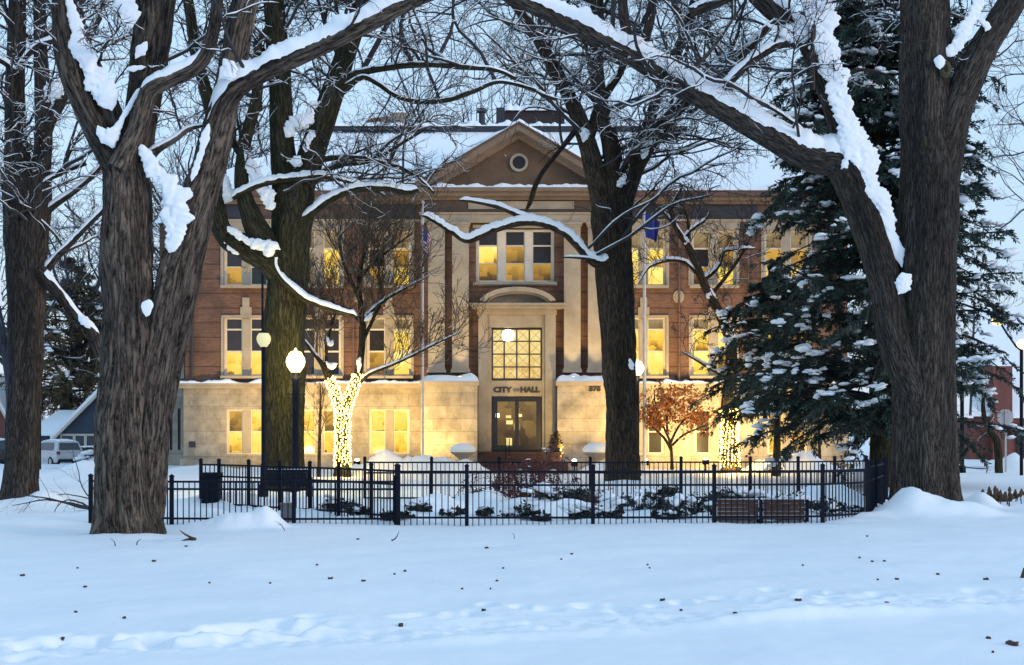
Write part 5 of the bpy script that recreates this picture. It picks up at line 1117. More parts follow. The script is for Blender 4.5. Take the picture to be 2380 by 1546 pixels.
globe_lamp('lit globe lamp glimpsed through the snowy evergreen boughs', 1803, 56.5, zl(875,56.5), 'lamp_on', .15, .06, .11, False)
plight('lamp_glow', P(687,841,39.85), 330, (1.0,0.80,0.20), .2); plight('lamp_glow', P(687,841,38.9), 160, (1.0,0.74,0.30), .2); plight('lamp_glow', P(1474,856,52.6), 230, (1.0,0.72,0.34), .24); plight('lamp_glow', P(1803,873,56.1), 60, (1.0,0.74,0.36), .15)
def flagpole(label, px, Y, ptop, r, mat='pole_white'):
    x = XX(px,Y); z = gz(x,Y); zt_ = zl(ptop,Y); root = thing('flagpole', label, 'flagpole', (x,Y,z))
    b = MB(); b.lathe(x,Y,[(r*1.5,z-.2),(r*1.5,z+.25),(r,z+.3),(r*.95,(z+zt_)/2),(r*.6,zt_-.1)],12); b.build('pole', M[mat], root, True)
    b = MB(); b.lathe(x,Y,[(.01,zt_-.1),(.07,zt_-.05),(.075,zt_),(.05,zt_+.06),(.005,zt_+.08)],10); b.build('finial', M['steel'], root, True)
    b = MB(); b.tube([(x-.07,Y-.02,zt_-.15),(x-.075,Y-.02,z+1.3)], .006, 4); b.build('halyard', M['pole_white'], root); return root
flagpole('slim pale flagpole left of the entrance carrying the striped flag', 983, 60, 470, .045); flagpole('stout pale flagpole right of the entrance carrying the blue flag', 1498, 60, 488, .075)
def cloth_mat():
    m, nt, b = newmat('striped_flag_cloth'); b.inputs['Roughness'].default_value = .85
    at = N(nt,'ShaderNodeAttribute', attribute_name='bark_co'); sx = N(nt,'ShaderNodeSeparateXYZ'); nt.links.new(at.outputs['Vector'], sx.inputs[0])
    md = N(nt,'ShaderNodeMath', operation='MULTIPLY'); md.inputs[1].default_value = 6.5; nt.links.new(sx.outputs[1], md.inputs[0])
    fr_ = N(nt,'ShaderNodeMath', operation='FRACT'); nt.links.new(md.outputs[0], fr_.inputs[0]); g = N(nt,'ShaderNodeMath', operation='GREATER_THAN'); g.inputs[1].default_value = .5; nt.links.new(fr_.outputs[0], g.inputs[0])
    m1 = N(nt,'ShaderNodeMix', data_type='RGBA'); nt.links.new(g.outputs[0], m1.inputs[0]); m1.inputs[6].default_value = (.30,.03,.035,1); m1.inputs[7].default_value = (.62,.58,.56,1)
    c1 = N(nt,'ShaderNodeMath', operation='LESS_THAN'); c1.inputs[1].default_value = .22; nt.links.new(sx.outputs[0], c1.inputs[0]); c2 = N(nt,'ShaderNodeMath', operation='GREATER_THAN'); c2.inputs[1].default_value = .46; nt.links.new(sx.outputs[1], c2.inputs[0])
    mu = N(nt,'ShaderNodeMath', operation='MULTIPLY'); nt.links.new(c1.outputs[0], mu.inputs[0]); nt.links.new(c2.outputs[0], mu.inputs[1])
    m2 = N(nt,'ShaderNodeMix', data_type='RGBA'); nt.links.new(mu.outputs[0], m2.inputs[0]); nt.links.new(m1.outputs[2], m2.inputs[6]); m2.inputs[7].default_value = (.04,.045,.16,1)
    nt.links.new(m2.outputs[2], b.inputs['Base Color']); return m
M['flag_us'] = cloth_mat()
def flag(label, px, py0, hgt, fly, Y, mat, droop, side, cat='flag', fold=.10):
    x = XX(px,Y); z = zl(py0,Y); n, m = 26, 22; U,Vv = np.meshgrid(np.linspace(0,1,n),np.linspace(0,1,m)); 
    dx = fly*U*(1-droop*U**.6)*(0.75+0.25*Vv); dz = -hgt*(1-Vv)*(1-.15*U)-droop*fly*0.85*U**1.1
    yy = fold*np.sin(U*9+Vv*2.2)*U**.5+.05*np.sin(U*17+Vv*5)*U
    Vt = np.stack([x+side*dx, Y-.05+yy, z+dz],-1).reshape(-1,3); i = np.arange(n*m).reshape(m,n)
    o = mk('flag', Vt, np.stack([i[:-1,:-1],i[:-1,1:],i[1:,1:],i[1:,:-1]],-1).reshape(-1,4), mat, None, True, np.stack([U,Vv,0*U],-1).reshape(-1,3))
    sm_ = o.modifiers.new('thick','SOLIDIFY'); sm_.thickness = .006
    center_origin(o, (x,Y,z)); return tag(o, label, cat)
flag('limp red and white striped flag hanging from the slim pole', 984, 530, 1.0, 1.25, 60, M['flag_us'], .74, 1)
flag('plain deep blue flag drooping from the stout pole', 1500, 497, 1.0, 1.05, 60, M['blue_flag'], .42, 1, fold=.07)
def floodlight(label, px, Y, tx, tz, power, size=1.5, col=(1.0,.64,.19), blend=.8):
    x = XX(px,Y); z = gz(x,Y)+.02; root = thing('floodlight', label, 'floodlight', (x,Y,z), 'ground floodlights washing the facade')
    b = MB(); b.box(x-.03,x+.03,Y-.03,Y+.03,z-.1,z+.25); b.box(x-.14,x+.14,Y-.1,Y+.1,z+.25,z+.45); b.build('housing', M['iron'], root)
    MB().box(x-.12,x+.12,Y+.102,Y+.112,z+.27,z+.43).build('lens', M['flood'], root)
    b = MB(); b.lathe(x,Y-.0,[(.02,z+.452),(.10,z+.47),(.10,z+.53),(.02,z+.56)],10); b.build('glow_cap', M['flood'], root, True)
    l = bpy.data.lights.new('flood_beam','SPOT'); l.energy = power; l.color = col; l.spot_size = size; l.spot_blend = blend; l.shadow_soft_size = .12
    o = bpy.data.objects.new('flood_beam', l); COL.objects.link(o); o.location = (x,Y+.2,z+.5)
    from mathutils import Vector
    d = Vector((tx-x, YB-(Y+.2), tz-z-.5)); o.rotation_euler = d.to_track_quat('-Z','Y').to_euler(); return root
floodlight('ground floodlight in the snow left of the door', 972, 61.0, X(1045), 3.8, 1500, 1.6)
floodlight('ground floodlight at the foot of the stout flagpole', 1500, 60.6, X(1520), 3.6, 2300, 1.9)
floodlight('ground floodlight behind the orange maple', 1640, 62.0, X(1640), 2.8, 2500, 1.8)
floodlight('ground floodlight near the left building corner', 640, 61.0, X(640), 4.2, 2300, 1.9)
floodlight('ground floodlight by the sapling at the right corner', 1850, 62.0, X(1840), 2.6, 1000, 1.8)
floodlight('ground floodlight behind the left fairy-light tree', 830, 61.0, X(850), 4.8, 2300, 1.9)
floodlight('ground floodlight beside the entrance steps', 1335, 60.0, X(1220), 6.5, 1300, 1.7)
def uplight(label, px, mats='flood'):
    x = X(px); y = YC-1.02; z = Z(890)+.005; root = thing('uplight', label, 'uplight', (x,y,z), 'small uplights at the feet of the pilasters')
    b = MB(); b.box(x-.08,x+.08,y-.08,y+.08,z,z+.22); b.build('housing', M['iron'], root); b = MB(); b.box(x-.065,x+.065,y-.065,y+.065,z+.222,z+.232); b.build('lens', M['flood'], root)
    l = bpy.data.lights.new('up_beam','SPOT'); l.energy = 150; l.color = (1.0,.72,.36); l.spot_size = .95; l.spot_blend = .9; l.shadow_soft_size = .06
    o = bpy.data.objects.new('up_beam', l); COL.objects.link(o); o.location = (x,y,z+.3)
    from mathutils import Vector
    o.rotation_euler = Vector((0,.42,1)).to_track_quat('-Z','Y').to_euler()
for lb,px in (('leftmost small uplight on the left podium, under the outer pilaster',1017),('small uplight on the left podium nearest the door',1072),('small uplight on the right podium nearest the door',1328),('rightmost small uplight on the right podium, behind the tree',1383)): uplight(lb, px)
# right street light with arm
Yl = 56; root = thing('street_light', 'tall street light with two lit heads at the right edge', 'street light', (XX(2374,Yl),Yl,gz(XX(2374,Yl),Yl)))
b = MB(); px_ = XX(2374,Yl); b.tube([(px_,Yl,-.2),(px_,Yl,zl(812,Yl))], .07, 8); b.tube([tuple(P(2374,815,Yl)),tuple(P(2362,806,Yl)),tuple(P(2340,775,Yl)),tuple(P(2326,752,Yl))], .04, 6); b.build('pole', M['iron'], root, True)
for px,py,rr in ((2319,744,.30),(2378,798,.32)):
    q = P(px,py,Yl); b = MB(); b.lathe(q[0],q[1],[(.02,q[2]-rr*.8),(rr*.7,q[2]-rr*.5),(rr*.8,q[2]),(rr*.5,q[2]+rr*.4),(.02,q[2]+rr*.5)],14); b.build('lamp_head', M['lamp_on'], root, True)
# sign post and stop sign seen from behind
Ys = 60; q = P(2337,970,Ys); root = thing('stop_sign', 'blank grey back of an eight-sided sign at the side street', 'road sign', (q[0],Ys,gz(q[0],Ys)))
b = MB(); b.prism([(q[0]+.36*math.cos(a+math.pi/8),q[2]+.36*math.sin(a+math.pi/8)) for a in np.linspace(0,2*math.pi,9)[:-1]], Ys-.0, Ys+.02); b.build('sign_plate', M['steel'], root)
MB().box(q[0]-.035,q[0]+.035,Ys-.05,Ys-.002,-.2,q[2]+.33).build('sign_post', M['steel'], root)
q = P(2236,905,58); root = thing('signal_pole', 'dark signal pole with two small amber lights beside the thick grey trunk', 'traffic signal', (q[0],58,gz(q[0],58)))
b = MB(); b.lathe(q[0],58,[(.16,-.2),(.16,.3),(.09,.4),(.08,q[2])],10); b.build('pole', M['iron'], root, True); MB().box(q[0]-.1,q[0]+.35,57.9,58.1,q[2],q[2]+.35).build('signal_head', M['iron'], root)
for dx in (.02,.24): b = MB(); b.lathe(q[0]+dx,57.88,[(.01,q[2]+.1),(.07,q[2]+.13),(.07,q[2]+.2),(.01,q[2]+.23)],10); b.build('signal_lens', M['lamp_white'], root, True)
def red_signal(label, px, py, Y, r):
    q = P(px,py,Y); x = q[0]; root = thing('traffic_signal', label, 'traffic signal', (x,Y,gz(x,Y)))
    b = MB(); b.box(x-r*2,x+r*2,Y,Y+.25,q[2]-r*6,q[2]+r*2.2); b.tube([(x,Y+.3,-.2),(x,Y+.3,q[2])], .05, 6); b.build('housing', M['iron'], root)
    b = MB(); c = [(x+r*1.2*math.cos(a),q[2]+r*1.2*math.sin(a)) for a in np.linspace(0,2*math.pi,15)[:-1]]; b.prism(c, Y-.06, Y-.002); b.build('lens', M['red_light'], root)
red_signal('small red traffic signal beside the twin-stemmed trunk', 88, 924, 64, .09); red_signal('small red light seen high between the dark tree and its lower bough', 607, 537, 58, .07)
# ------------------------------------------------------------------ bench, bin, pots, shrubs
def bench(label, px, Y, w, name='park_bench', mat='wood', n_panels=2, group=None, sink=0.0):
    x = XX(px,Y); z = sink; root = thing(name, label, 'bench', (x,Y,z), group)
    segs = np.linspace(-w/2,w/2,n_panels+1)
    for i in range(n_panels+1):
        xx = x+segs[i]; b = MB(); b.box(xx-.035,xx+.035,Y-.05,Y+.0,z-.1,z+.86); b.box(xx-.03,xx+.03,Y+.002,Y+.5,z+.38,z+.44); b.box(xx-.03,xx+.03,Y+.45,Y+.5,z-.1,z+.378); b.box(xx-.03,xx+.03,Y+.004,Y+.48,z+.62,z+.66); b.box(xx-.028,xx+.028,Y+.44,Y+.48,z+.442,z+.618); b.build('bench_frame', M['iron'], root)
    for i in range(n_panels):
        a,c = x+segs[i]+.05, x+segs[i+1]-.05
        b = MB()
        for k in range(5): b.box(a,c,Y-.03+.004*k,Y+.0,z+.46+k*.082,z+.46+k*.082+.076)
        b.build('backrest', M[mat], root); b = MB()
        for k in range(5): b.box(a,c,Y+.05+k*.085,Y+.12+k*.085,z+.442,z+.47)
        b.build('seat', M[mat], root)
        snow_ledge('bench_snow', a, c, Y-.035, Y+.0, z+.46+4*.082+.078, .012, 50+i, root, 20, .3)
    return root
bench('dark wooden bench seen from behind through the front fence', 1768, 29.0, 1.88, sink=-0.42)
bench('black metal bench half hidden by the angled fence', 664, 35.5, 1.15, mat='iron', n_panels=1)
Yt = 33.0; x = XX(488,Yt); root = thing('trash_bin', 'black square litter bin by the corner of the angled fence', 'litter bin', (x,Yt,gz(x,Yt)))
b = MB(); b.box(x-.20,x+.20,Yt,Yt+.4,-.1,.78); b.build('bin_body', M['iron'], root); b = MB(); b.box(x-.22,x+.22,Yt-.02,Yt+.42,.782,.86); b.build('lid', M['iron'], root)
Yt = 28.35; x = XX(664,Yt); root = thing('utility_box', 'small grey cabinet between two posts of the low fence', 'utility box', (x,Yt,gz(x,Yt)))
b = MB(); b.box(x-.11,x+.11,Yt+.05,Yt+.25,-.1,.36); b.build('cabinet', M['grey_box'], root); b = MB(); b.box(x-.125,x+.125,Yt+.03,Yt+.27,.362,.40); b.build('lid', M['grey_box'], root)
def urn(label, px, Y, zb, r, hgt, ped=0.0, snow=.3):
    x = XX(px,Y); root = thing('stone_urn', label, 'planter', (x,Y,gz(x,Y)), 'snow filled urns at the steps')
    b = MB(); 
    if ped: b.box(x-r*.75,x+r*.75,Y-r*.75,Y+r*.75,-.3,zb)
    b.lathe(x,Y,[(r*.5,zb+.003),(r*.45,zb+.08),(r*.30,zb+.12),(r*.55,zb+hgt*.5),(r*.95,zb+hgt*.85),(r*1.08,zb+hgt*.9),(r*1.08,zb+hgt),(r*.9,zb+hgt)],20); b.build('bowl', M['urn'], root, True)
    b = MB(); 
    prof = [(r*1.05,zb+hgt),(r*1.15,zb+hgt+snow*.25),(r*1.0,zb+hgt+snow*.6),(r*.6,zb+hgt+snow*.92),(r*.05,zb+hgt+snow)]
    b.lathe(x,Y,prof,22); o = b.build('snow_heap', M['snow'], root, True); return root
urn('stone urn heaped with snow left of the steps', 1076, 61.2, .42, .50, .45, 1, .38); urn('wide stone urn heaped with snow right of the steps', 1388, 60.5, .32, .55, .55, 1, .42)
def leaf_clump(C, R, n, rng, size, squash=0.7, top=True):
    d = norm(rng.normal(size=(n,3))); 
    if top: d[:,2] = np.abs(d[:,2])
    rr = rng.uniform(0.35,1.0,(n,1))**0.5; lump = 1+0.25*np.sin(d[:,0:1]*5+C[0]*3)+0.2*np.cos(d[:,1:2]*6)
    return leaves(np.asarray(C)+d*rr*lump*np.array([R,R*.8,R*squash]), size, rng)
Yp = 60.6; x = XX(1290,Yp); root = thing('potted_evergreen', 'small clipped evergreen in a clay pot beside the entrance doors', 'potted plant', (x,Yp,gz(x,Yp)))
zb = .45; b = MB(); b.box(x-.5,x+.5,Yp-.3,Yp+.5,-.3,zb-.003); b.build('plinth', M['steps'], root); b = MB(); b.lathe(x-.12,Yp,[(.30,zb),(.42,zb+.35),(.47,zb+.36),(.47,zb+.42),(.40,zb+.42)],18); b.build('pot', M['terracotta'], root, True)
rng = np.random.default_rng(8)
V, Fq = catenate([leaf_clump((x+.03,Yp,zb+.62),.30,500,rng,.07,1.0,False),leaf_clump((x+.05,Yp,zb+.95),.22,350,rng,.06,1.2,False),leaf_clump((x+.08,Yp,zb+1.22),.10,120,rng,.05,1.2,False)]); mk('foliage', V, Fq, M['needle_olive'], root, False)
st = np.tile([x-.28,Yp-.1,zb+.42],(60,1))+rng.normal(0,.1,(60,3))*[1,1,.2]; Pn,Rn = grow(st, rng.normal(size=(60,3))*[1,1,.4]+[-.3,0,.9], rng.uniform(.25,.6,60), np.full(60,.008), 6,.2,-.1,rng,.3); mk('dry_stems', *tubes(Pn,Rn,3), M['twig_warm'], root)
V,Fq = blob_batch(np.array([[x-.42,Yp-.1,zb+.55],[x-.3,Yp-.15,zb+.5],[x-.36,Yp-.2,zb+.44],[x+.2,Yp-.1,zb+.5]]), np.array([.14,.12,.12,.1]), rng); mk('snow_cover', V, Fq, M['snow'], root)['kind'] = 'stuff'
def shrub(label, px, Y, R, seed, n=260, size=.055, sq=.75, snow=2, mat='leaf_dark', cat='shrub', name='evergreen_shrub', group='dark shrubs poking out of the snow inside the fence', lift=0.0):
    x = XX(px,Y); z = gz(x,Y); rng = np.random.default_rng(seed); root = thing(name, label, cat, (x,Y,z), group)
    Pn,Rn = grow(np.tile([x,Y,z-.05],(14,1)), rng.normal(size=(14,3))*[.8,.8,.2]+[0,0,.9], rng.uniform(.6,1.1,14)*R, np.full(14,.010), 6,.18,.05,rng); mk('stems', *tubes(Pn,Rn,4), M['twig'], root)
    parts = [leaf_clump((x+rng.normal(0,.55)*R, Y+rng.normal(0,.3)*R, z+lift+R*rng.uniform(.0,.35)), R*rng.uniform(.30,.62), n//4, rng, size, sq) for _ in range(6)]
    V,Fq = catenate(parts); mk('foliage', V, Fq, M[mat], root, False)
    if snow:
        C = np.array([[x+rng.normal(0,.45)*R, Y-rng.uniform(0,.3)*R, z+R*sq*rng.uniform(.35,.75)] for _ in range(snow*2)]); V,Fq = blob_batch(C, rng.uniform(.16,.38,snow*2)*R, rng, .5); mk('snow_cover', V, Fq, M['snow'], root)['kind'] = 'stuff'
SH = [(975,30.2,.30,'leftmost low dark shrub just right of the thick gate post'),(1045,29.6,.17,'tiny dark tuft in snow left of the second front post'),(1122,29.6,.18,'small dark clump in snow just right of the second front post'),(1208,29.4,.33,'low dark shrub in snow below the reddish weeping bush, nearest the fence'),
      (1292,31.5,.42,'dark shrub with snow cap right below the reddish bush edge'),(1262,29.2,.16,'tiny dark tuft in front of the middle fence bay'),(1345,29.3,.33,'dark shrub hard left of the middle fence post'),(1415,29.3,.28,'dark shrub hard right of the middle fence post'),
      (1478,31.2,.42,'biggest dark shrub behind the fence below the many-forked tree'),(1525,32,.33,'dark shrub right of the many-forked tree foot'),(1560,31,.22,'narrow dark shrub left of the bench end'),(1618,30.4,.42,'dark shrub sprawling at the left end of the bench'),
      (1705,31.6,.40,'dark shrub rising behind the left half of the bench'),(1762,31.2,.30,'dark spiky shrub behind the middle of the bench'),(1825,31.2,.46,'dark domed shrub behind the right half of the bench'),(1925,29.6,.36,'dark shrub between the bench and the corner post'),
      (1965,30.5,.22,'small dark shrub inside the right fence corner'),(770,30.8,.34,'dark shrub in snow left of the thick gate post'),(838,29.6,.22,'small dark shrub behind the low fence near its right end'),(905,29.0,.20,'small dark shrub hard left of the thick gate post'),(1388,34,.40,'leafy shrub behind the middle post, set back'),(1545,29.2,.2,'tiny dark tuft by the fence foot below the flagpole'),(1585,29.0,.25,'flat dark clump by the fence foot left of the bench')]
for i,(px,Y,R,lb) in enumerate(SH): shrub(lb, px, Y, R*1.25, 300+i, 420, .05, .85, 3)
# reddish weeping bush
Yr_ = 33.5; x = XX(1237,Yr_); z = gz(x,Yr_); root = thing('weeping_maple', 'leafless reddish weeping bush behind the front fence before the steps', 'shrub', (x,Yr_,z)); rng = np.random.default_rng(61)
Pn,Rn = grow(np.tile([x,Yr_,z-.1],(14,1)), rng.normal(size=(14,3))*[1.9,.8,.15]+[0,0,.60], rng.uniform(1.15,1.55,14), np.full(14,.035), 8,.14,.0,rng,.25); mk('trunk', *tubes(Pn,Rn,6), M['twig_red'], root)
st,d,L,R_ = spawn(Pn,Rn,26,rng,lo=.35,ang=(.5,1.3),lf=(.6,1.1)); P2,R2 = grow(st,d,L,np.maximum(R_*.5,.011),8,.13,-.12,rng,.75)
pp = [tubes(P2,R2,3)]; st,d,L,R_ = spawn(P2,R2,7,rng,lo=.3,lf=(.3,.6)); P3,R3 = grow(st,d,L,np.full(len(st),.008),5,.14,-.1,rng,.4); keep = P3[:,:,2].min(1)>z-.1; pp.append(tubes(P3[keep],R3[keep],3))
V,Fq = catenate(pp); mk('crown', V, Fq, M['twig_red'], root); tt_ = P3[keep].reshape(-1,3); c = tt_[rng.integers(0,len(tt_),1500)]+rng.normal(0,.02,(1500,3)); V,Fq = leaves(c,.045,rng); mk('dry_leaves', V, Fq, M['twig_red'], root, False)
wr_ = P2[rng.integers(0,len(P2),46), rng.integers(2,6,46)]; V,Fq = blob_batch(wr_+[0,-.03,.03], rng.uniform(.03,.10,46), rng, .4); mk('snow_cover', V, Fq, M['snow'], root)['kind'] = 'stuff'
# dead stalks at right
rng = np.random.default_rng(91)
for i in range(22):
    px = rng.uniform(2282,2384); Y = rng.uniform(32.5,37.5); x = XX(px,Y); z = gz(x,Y)
    h = rng.uniform(.16,.34); b = MB(); b.tube([(x,Y,z-.05),(x+rng.normal(0,.03),Y,z+h*.6)], .012, 5); hx_ = x+rng.normal(0,.03); b.lathe(hx_,Y,[(.008,z+h*.5),(.045,z+h*.62),(.05,z+h*.75),(.02,z+h),(.003,z+h*1.08)],7)
    o = b.build('dead_flower', M['stalk'], None, True); center_origin(o,(x,Y,z)); tag(o, 'dried brown flower stalk standing in snow at the right edge', 'dead flower', 'dried flower stalks in the snow at right')
shrub('rusty brown dried hydrangea in the snow at the right edge', 2330, 35.5, .28, 401, 260, .05, .8, 0, 'stalk', 'shrub', 'dry_shrub', None); shrub('rusty dead perennial clump near the snow hump at right', 2300, 36.2, .24, 402, 200, .05, .8, 0, 'stalk', 'shrub', 'dry_shrub', None)
# fallen branch at left, twigs and leaves on the snow
def fallen(label, px, py, seed, L, n, r, dirn, mat='twig', gens=2):
    Y = F*EYE/(py-HOR); x = XX(px,Y); z = gz(x,Y); rng = np.random.default_rng(seed); d = np.tile(dirn,(n,1))+rng.normal(0,.25,(n,3))*[1,1,.35]
    Pn,Rn = grow(np.tile([x,Y,z+.02],(n,1)), d, rng.uniform(.6,1,n)*L, np.full(n,r), 9,.14,.0,rng,.05); pp = [tubes(Pn,Rn,5)]
    for g_ in range(gens-1): st,dd,LL,RR = spawn(Pn,Rn,5,rng,lf=(.3,.6)); Pn,Rn = grow(st,dd,LL,RR*.7,6,.15,.02,rng,.05); pp.append(tubes(Pn,Rn,3))
    V,Fq = catenate(pp); V[:,2] = np.maximum(V[:,2], ground(V[:,0],V[:,1])-.01); o = mk('fallen_branch', V, Fq, M[mat], None, True); center_origin(o,(x,Y,z)); return tag(o, label, 'fallen branch')
fallen('large twiggy fallen branch lying left of the nearest trunk', 212, 1196, 1, 2.6, 3, .028, (-1,.55,.25), gens=3)
fallen('second bent fallen branch arching up beside the nearest trunk', 212, 1165, 2, 3.0, 2, .02, (-.9,.8,.45), gens=3)
fallen('broken reddish-brown branch stub on the snow right of the nearest trunk', 455, 1258, 3, .42, 2, .028, (-1,.1,.12), 'stalk', 1); fallen('short dark twig standing at the foot of the nearest trunk, left one', 268, 1272, 4, .25, 1, .010, (.15,0,1), 'twig', 1); fallen('short dark twig standing at the foot of the nearest trunk, right one', 318, 1272, 5, .28, 1, .010, (.35,0,.8), 'twig', 1)
fallen('curved dark twig lying on open snow below the thick gate post', 910, 1262, 6, .30, 1, .014, (.9,.3,.25), 'twig', 1); fallen('thin twig in the snow below the second front post', 1195, 1258, 7, .2, 1, .006, (-.1,.1,.8), 'twig', 1); fallen('thin forked twig under the snow heap end', 662, 1240, 8, .3, 1, .008, (-.1,.1,1), 'twig', 2)
rng = np.random.default_rng(14); LV = [(52,1340,9),(198,1367,7),(176,1433,6),(288,1445,7),(146,1498,7),(737,1320,5),(767,1351,11),(845,1358,9),(941,1335,7),(917,1342,5),(932,1463,12),(1124,1437,9),(1155,1357,5),(1170,1331,5),(1074,1379,5),(1140,1378,4),(1328,1299,6),(1305,1309,4),(1505,1318,4),(1540,1405,11),(1583,1426,5),(1708,1441,10),(1856,1412,13),(1998,1308,6),(2027,1318,6),(2055,1318,6),(2085,1357,8),(2180,1343,7),(2292,1353,10),(2062,1415,9),(2297,1484,9),(2354,1497,22),(2308,1518,5),(628,1364,4),(487,1360,4),(432,1276,6),(1132,1279,8),(832,1256,6),(1510,1328,4),(2016,1254,5),(358,1308,8),(180,1322,4),(1866,1328,4),(2040,1358,4)]
lm = None
for px,py,w in LV:
    Y = F*EYE/(py-HOR); x = XX(px,Y); z = gz(x,Y)
    if 9<Y<18: z += float(prints(np.array([x]),np.array([Y]))[0])
    s_ = w/2*Y/F*1.25; n = 9; a = np.linspace(0,2*math.pi,n)[:-1]; rr = s_*rng.uniform(.7,1.2,n-1)
    V = [(x+rr[k]*math.cos(a[k]), Y+rr[k]*1.6*math.sin(a[k]), z+.012+rng.uniform(0,.5)*s_) for k in range(n-1)]+[(x,Y,z+.02)]+[(x+rr[k]*.9*math.cos(a[k]), Y+rr[k]*1.4*math.sin(a[k]), z-.01) for k in range(n-1)]
    T_ = [(k,(k+1)%(n-1),n-1) for k in range(n-1)]; Q_ = [(k,n+k,n+(k+1)%(n-1),(k+1)%(n-1)) for k in range(n-1)]
    o = mk('fallen_leaf', V, [np.array(T_),np.array(Q_)], M['leaf_brown'], None, True); center_origin(o,(x,Y,z)); tag(o, 'small dark dead leaf lying on the open snow', 'leaf', 'dead leaves scattered on the snow')
Yq = 12.9; q = P(2378,1352,17.6); b = MB(); b.tube([(q[0]+.10,17.6,-.1),(q[0]+.02,17.6,.05),(q[0]+.04,17.6,.14),(q[0]+.16,17.65,.2)], [.07,.06,.045,.02], 10); o = b.build('tree_stump', M['bark_dark'], None, True); center_origin(o,(q[0],17.6,0)); tag(o, 'dark stub of wood sticking out of the snow at the right frame edge', 'stump')
# ------------------------------------------------------------------ cars
def car(label, px, Y, mat, rot, snow=True, L=4.6):
    x = XX(px,Y); z = gz(x,Y)+.03; root = thing('parked_car', label, 'car', (x,Y,z)); root['_o'] = [0,0,0]
    st = [(-2.3,.42,.55,.95,.80),(-2.25,.32,.98,1.05,.86),(-2.0,.28,1.02,1.62,.70),(-1.4,.25,1.02,1.70,.68),(-.2,.25,1.0,1.70,.68),(.5,.25,.98,1.60,.68),(1.15,.25,.98,1.02,.80),(1.9,.28,.88,.92,.82),(2.25,.34,.72,.76,.76)]
    V = []; half = .92
    for xs,zb,zbelt,ztop,wt in st:
        V += [(xs,-half*.92,zb),(xs,-half,.6 if zbelt>.6 else zbelt),(xs,-half*.97,zbelt),(xs,-wt*.98,ztop),(xs,0,ztop+.03),(xs,wt*.98,ztop),(xs,half*.97,zbelt),(xs,half,.6 if zbelt>.6 else zbelt),(xs,half*.92,zb)]
    i = np.arange(len(V)).reshape(len(st),9); q = np.stack([i[:-1,:-1],i[:-1,1:],i[1:,1:],i[1:,:-1]],-1).reshape(-1,4); q2 = np.array([[i[e,0],i[e,1],i[e,7],i[e,8]] for e in (0,-1)]+[[i[e,1],i[e,2],i[e,6],i[e,7]] for e in (0,-1)]+[[i[e,2],i[e,3],i[e,5],i[e,6]] for e in (0,-1)])
    def put(name, V, Fs, m, par=root, sm=True):
        o = mk(name, V, Fs, m, par, sm); return o
    put('body', V, [q,q2], M[mat], root, False)
    for sy in (-1,1):
        b = MB(); b.quad((-1.75,sy*.90,1.08),(-.3,sy*.90,1.08),(-.3,sy*.74,1.56),(-1.55,sy*.74,1.56)); b.quad((-.2,sy*.90,1.08),(.95,sy*.90,1.06),(.45,sy*.74,1.52),(-.2,sy*.74,1.56)); put('side_window', b.v, np.array(b.q), M['car_glass'], root, False)
    b = MB(); b.quad((-2.27,-.72,1.10),(-2.27,.72,1.10),(-2.05,.62,1.55),(-2.05,-.62,1.55)); put('rear_window', b.v, np.array(b.q), M['car_glass'], root, False)
    b = MB(); b.quad((1.12,-.74,1.06),(1.12,.74,1.06),(.56,.64,1.57),(.56,-.64,1.57)); put('windscreen', b.v, np.array(b.q), M['car_glass'], root, False)
    for sy in (-1,1): b = MB(); b.box(-2.33,-2.2,sy*.80-.1,sy*.80+.1,.82,1.0); put('tail_light', b.v, np.array(b.q), M['red_lens'], root, False)
    b = MB(); b.box(-2.36,-2.2,-.8,.8,.36,.52); put('bumper', b.v, np.array(b.q), M['tyre'], root, False)
    for xs in (-1.4,1.4):
        for sy in (-1,1):
            th = np.linspace(0,2*math.pi,19)[:-1]; W = []
            for yy,r in ((sy*.93,.2),(sy*.94,.31),(sy*.90,.34),(sy*.72,.34)): W += [(xs+r*math.cos(a),yy,.34+r*math.sin(a)) for a in th]
            i = np.arange(72).reshape(4,18); q = np.stack([i[:-1],np.roll(i[:-1],-1,1),np.roll(i[1:],-1,1),i[1:]],-1).reshape(-1,4); w = put('wheel', W, q, M['tyre'])
            b = MB(); b.v = [(xs+.2*math.cos(a),sy*.931,.34+.2*math.sin(a)) for a in th]+[(xs,sy*.935,.34)]; b.t = [(k,(k+1)%18,18) for k in range(18)]; put('rim', b.v, np.array(b.t), M['steel'], w, False)
    if snow:
        n = 20; A,B = np.meshgrid(np.linspace(-1.95,.45,n),np.linspace(-.66,.66,14)); e = np.minimum(np.clip((.66-np.abs(B))/.2,0,1),np.clip(np.minimum(A+1.95,.45-A)/.3,0,1)); zz_ = 1.62+.08*np.clip(1-np.abs(A+.8)/1.2,0,1)+.09*np.sqrt(e)
        i = np.arange(A.size).reshape(A.shape); put('roof_snow', np.stack([A,B,zz_],-1).reshape(-1,3), np.stack([i[:-1,:-1],i[:-1,1:],i[1:,1:],i[1:,:-1]],-1).reshape(-1,4), M['snow'])
    root.rotation_euler = (0,0,rot); root['_o'] = [x,Y,z]; return root
car('pearl white hatchback parked between the two left trunks, seen from behind', 126, 92, 'car_white', math.radians(133)); car('dark car cut off by the left frame edge', -38, 84, 'car_dark', math.radians(150))
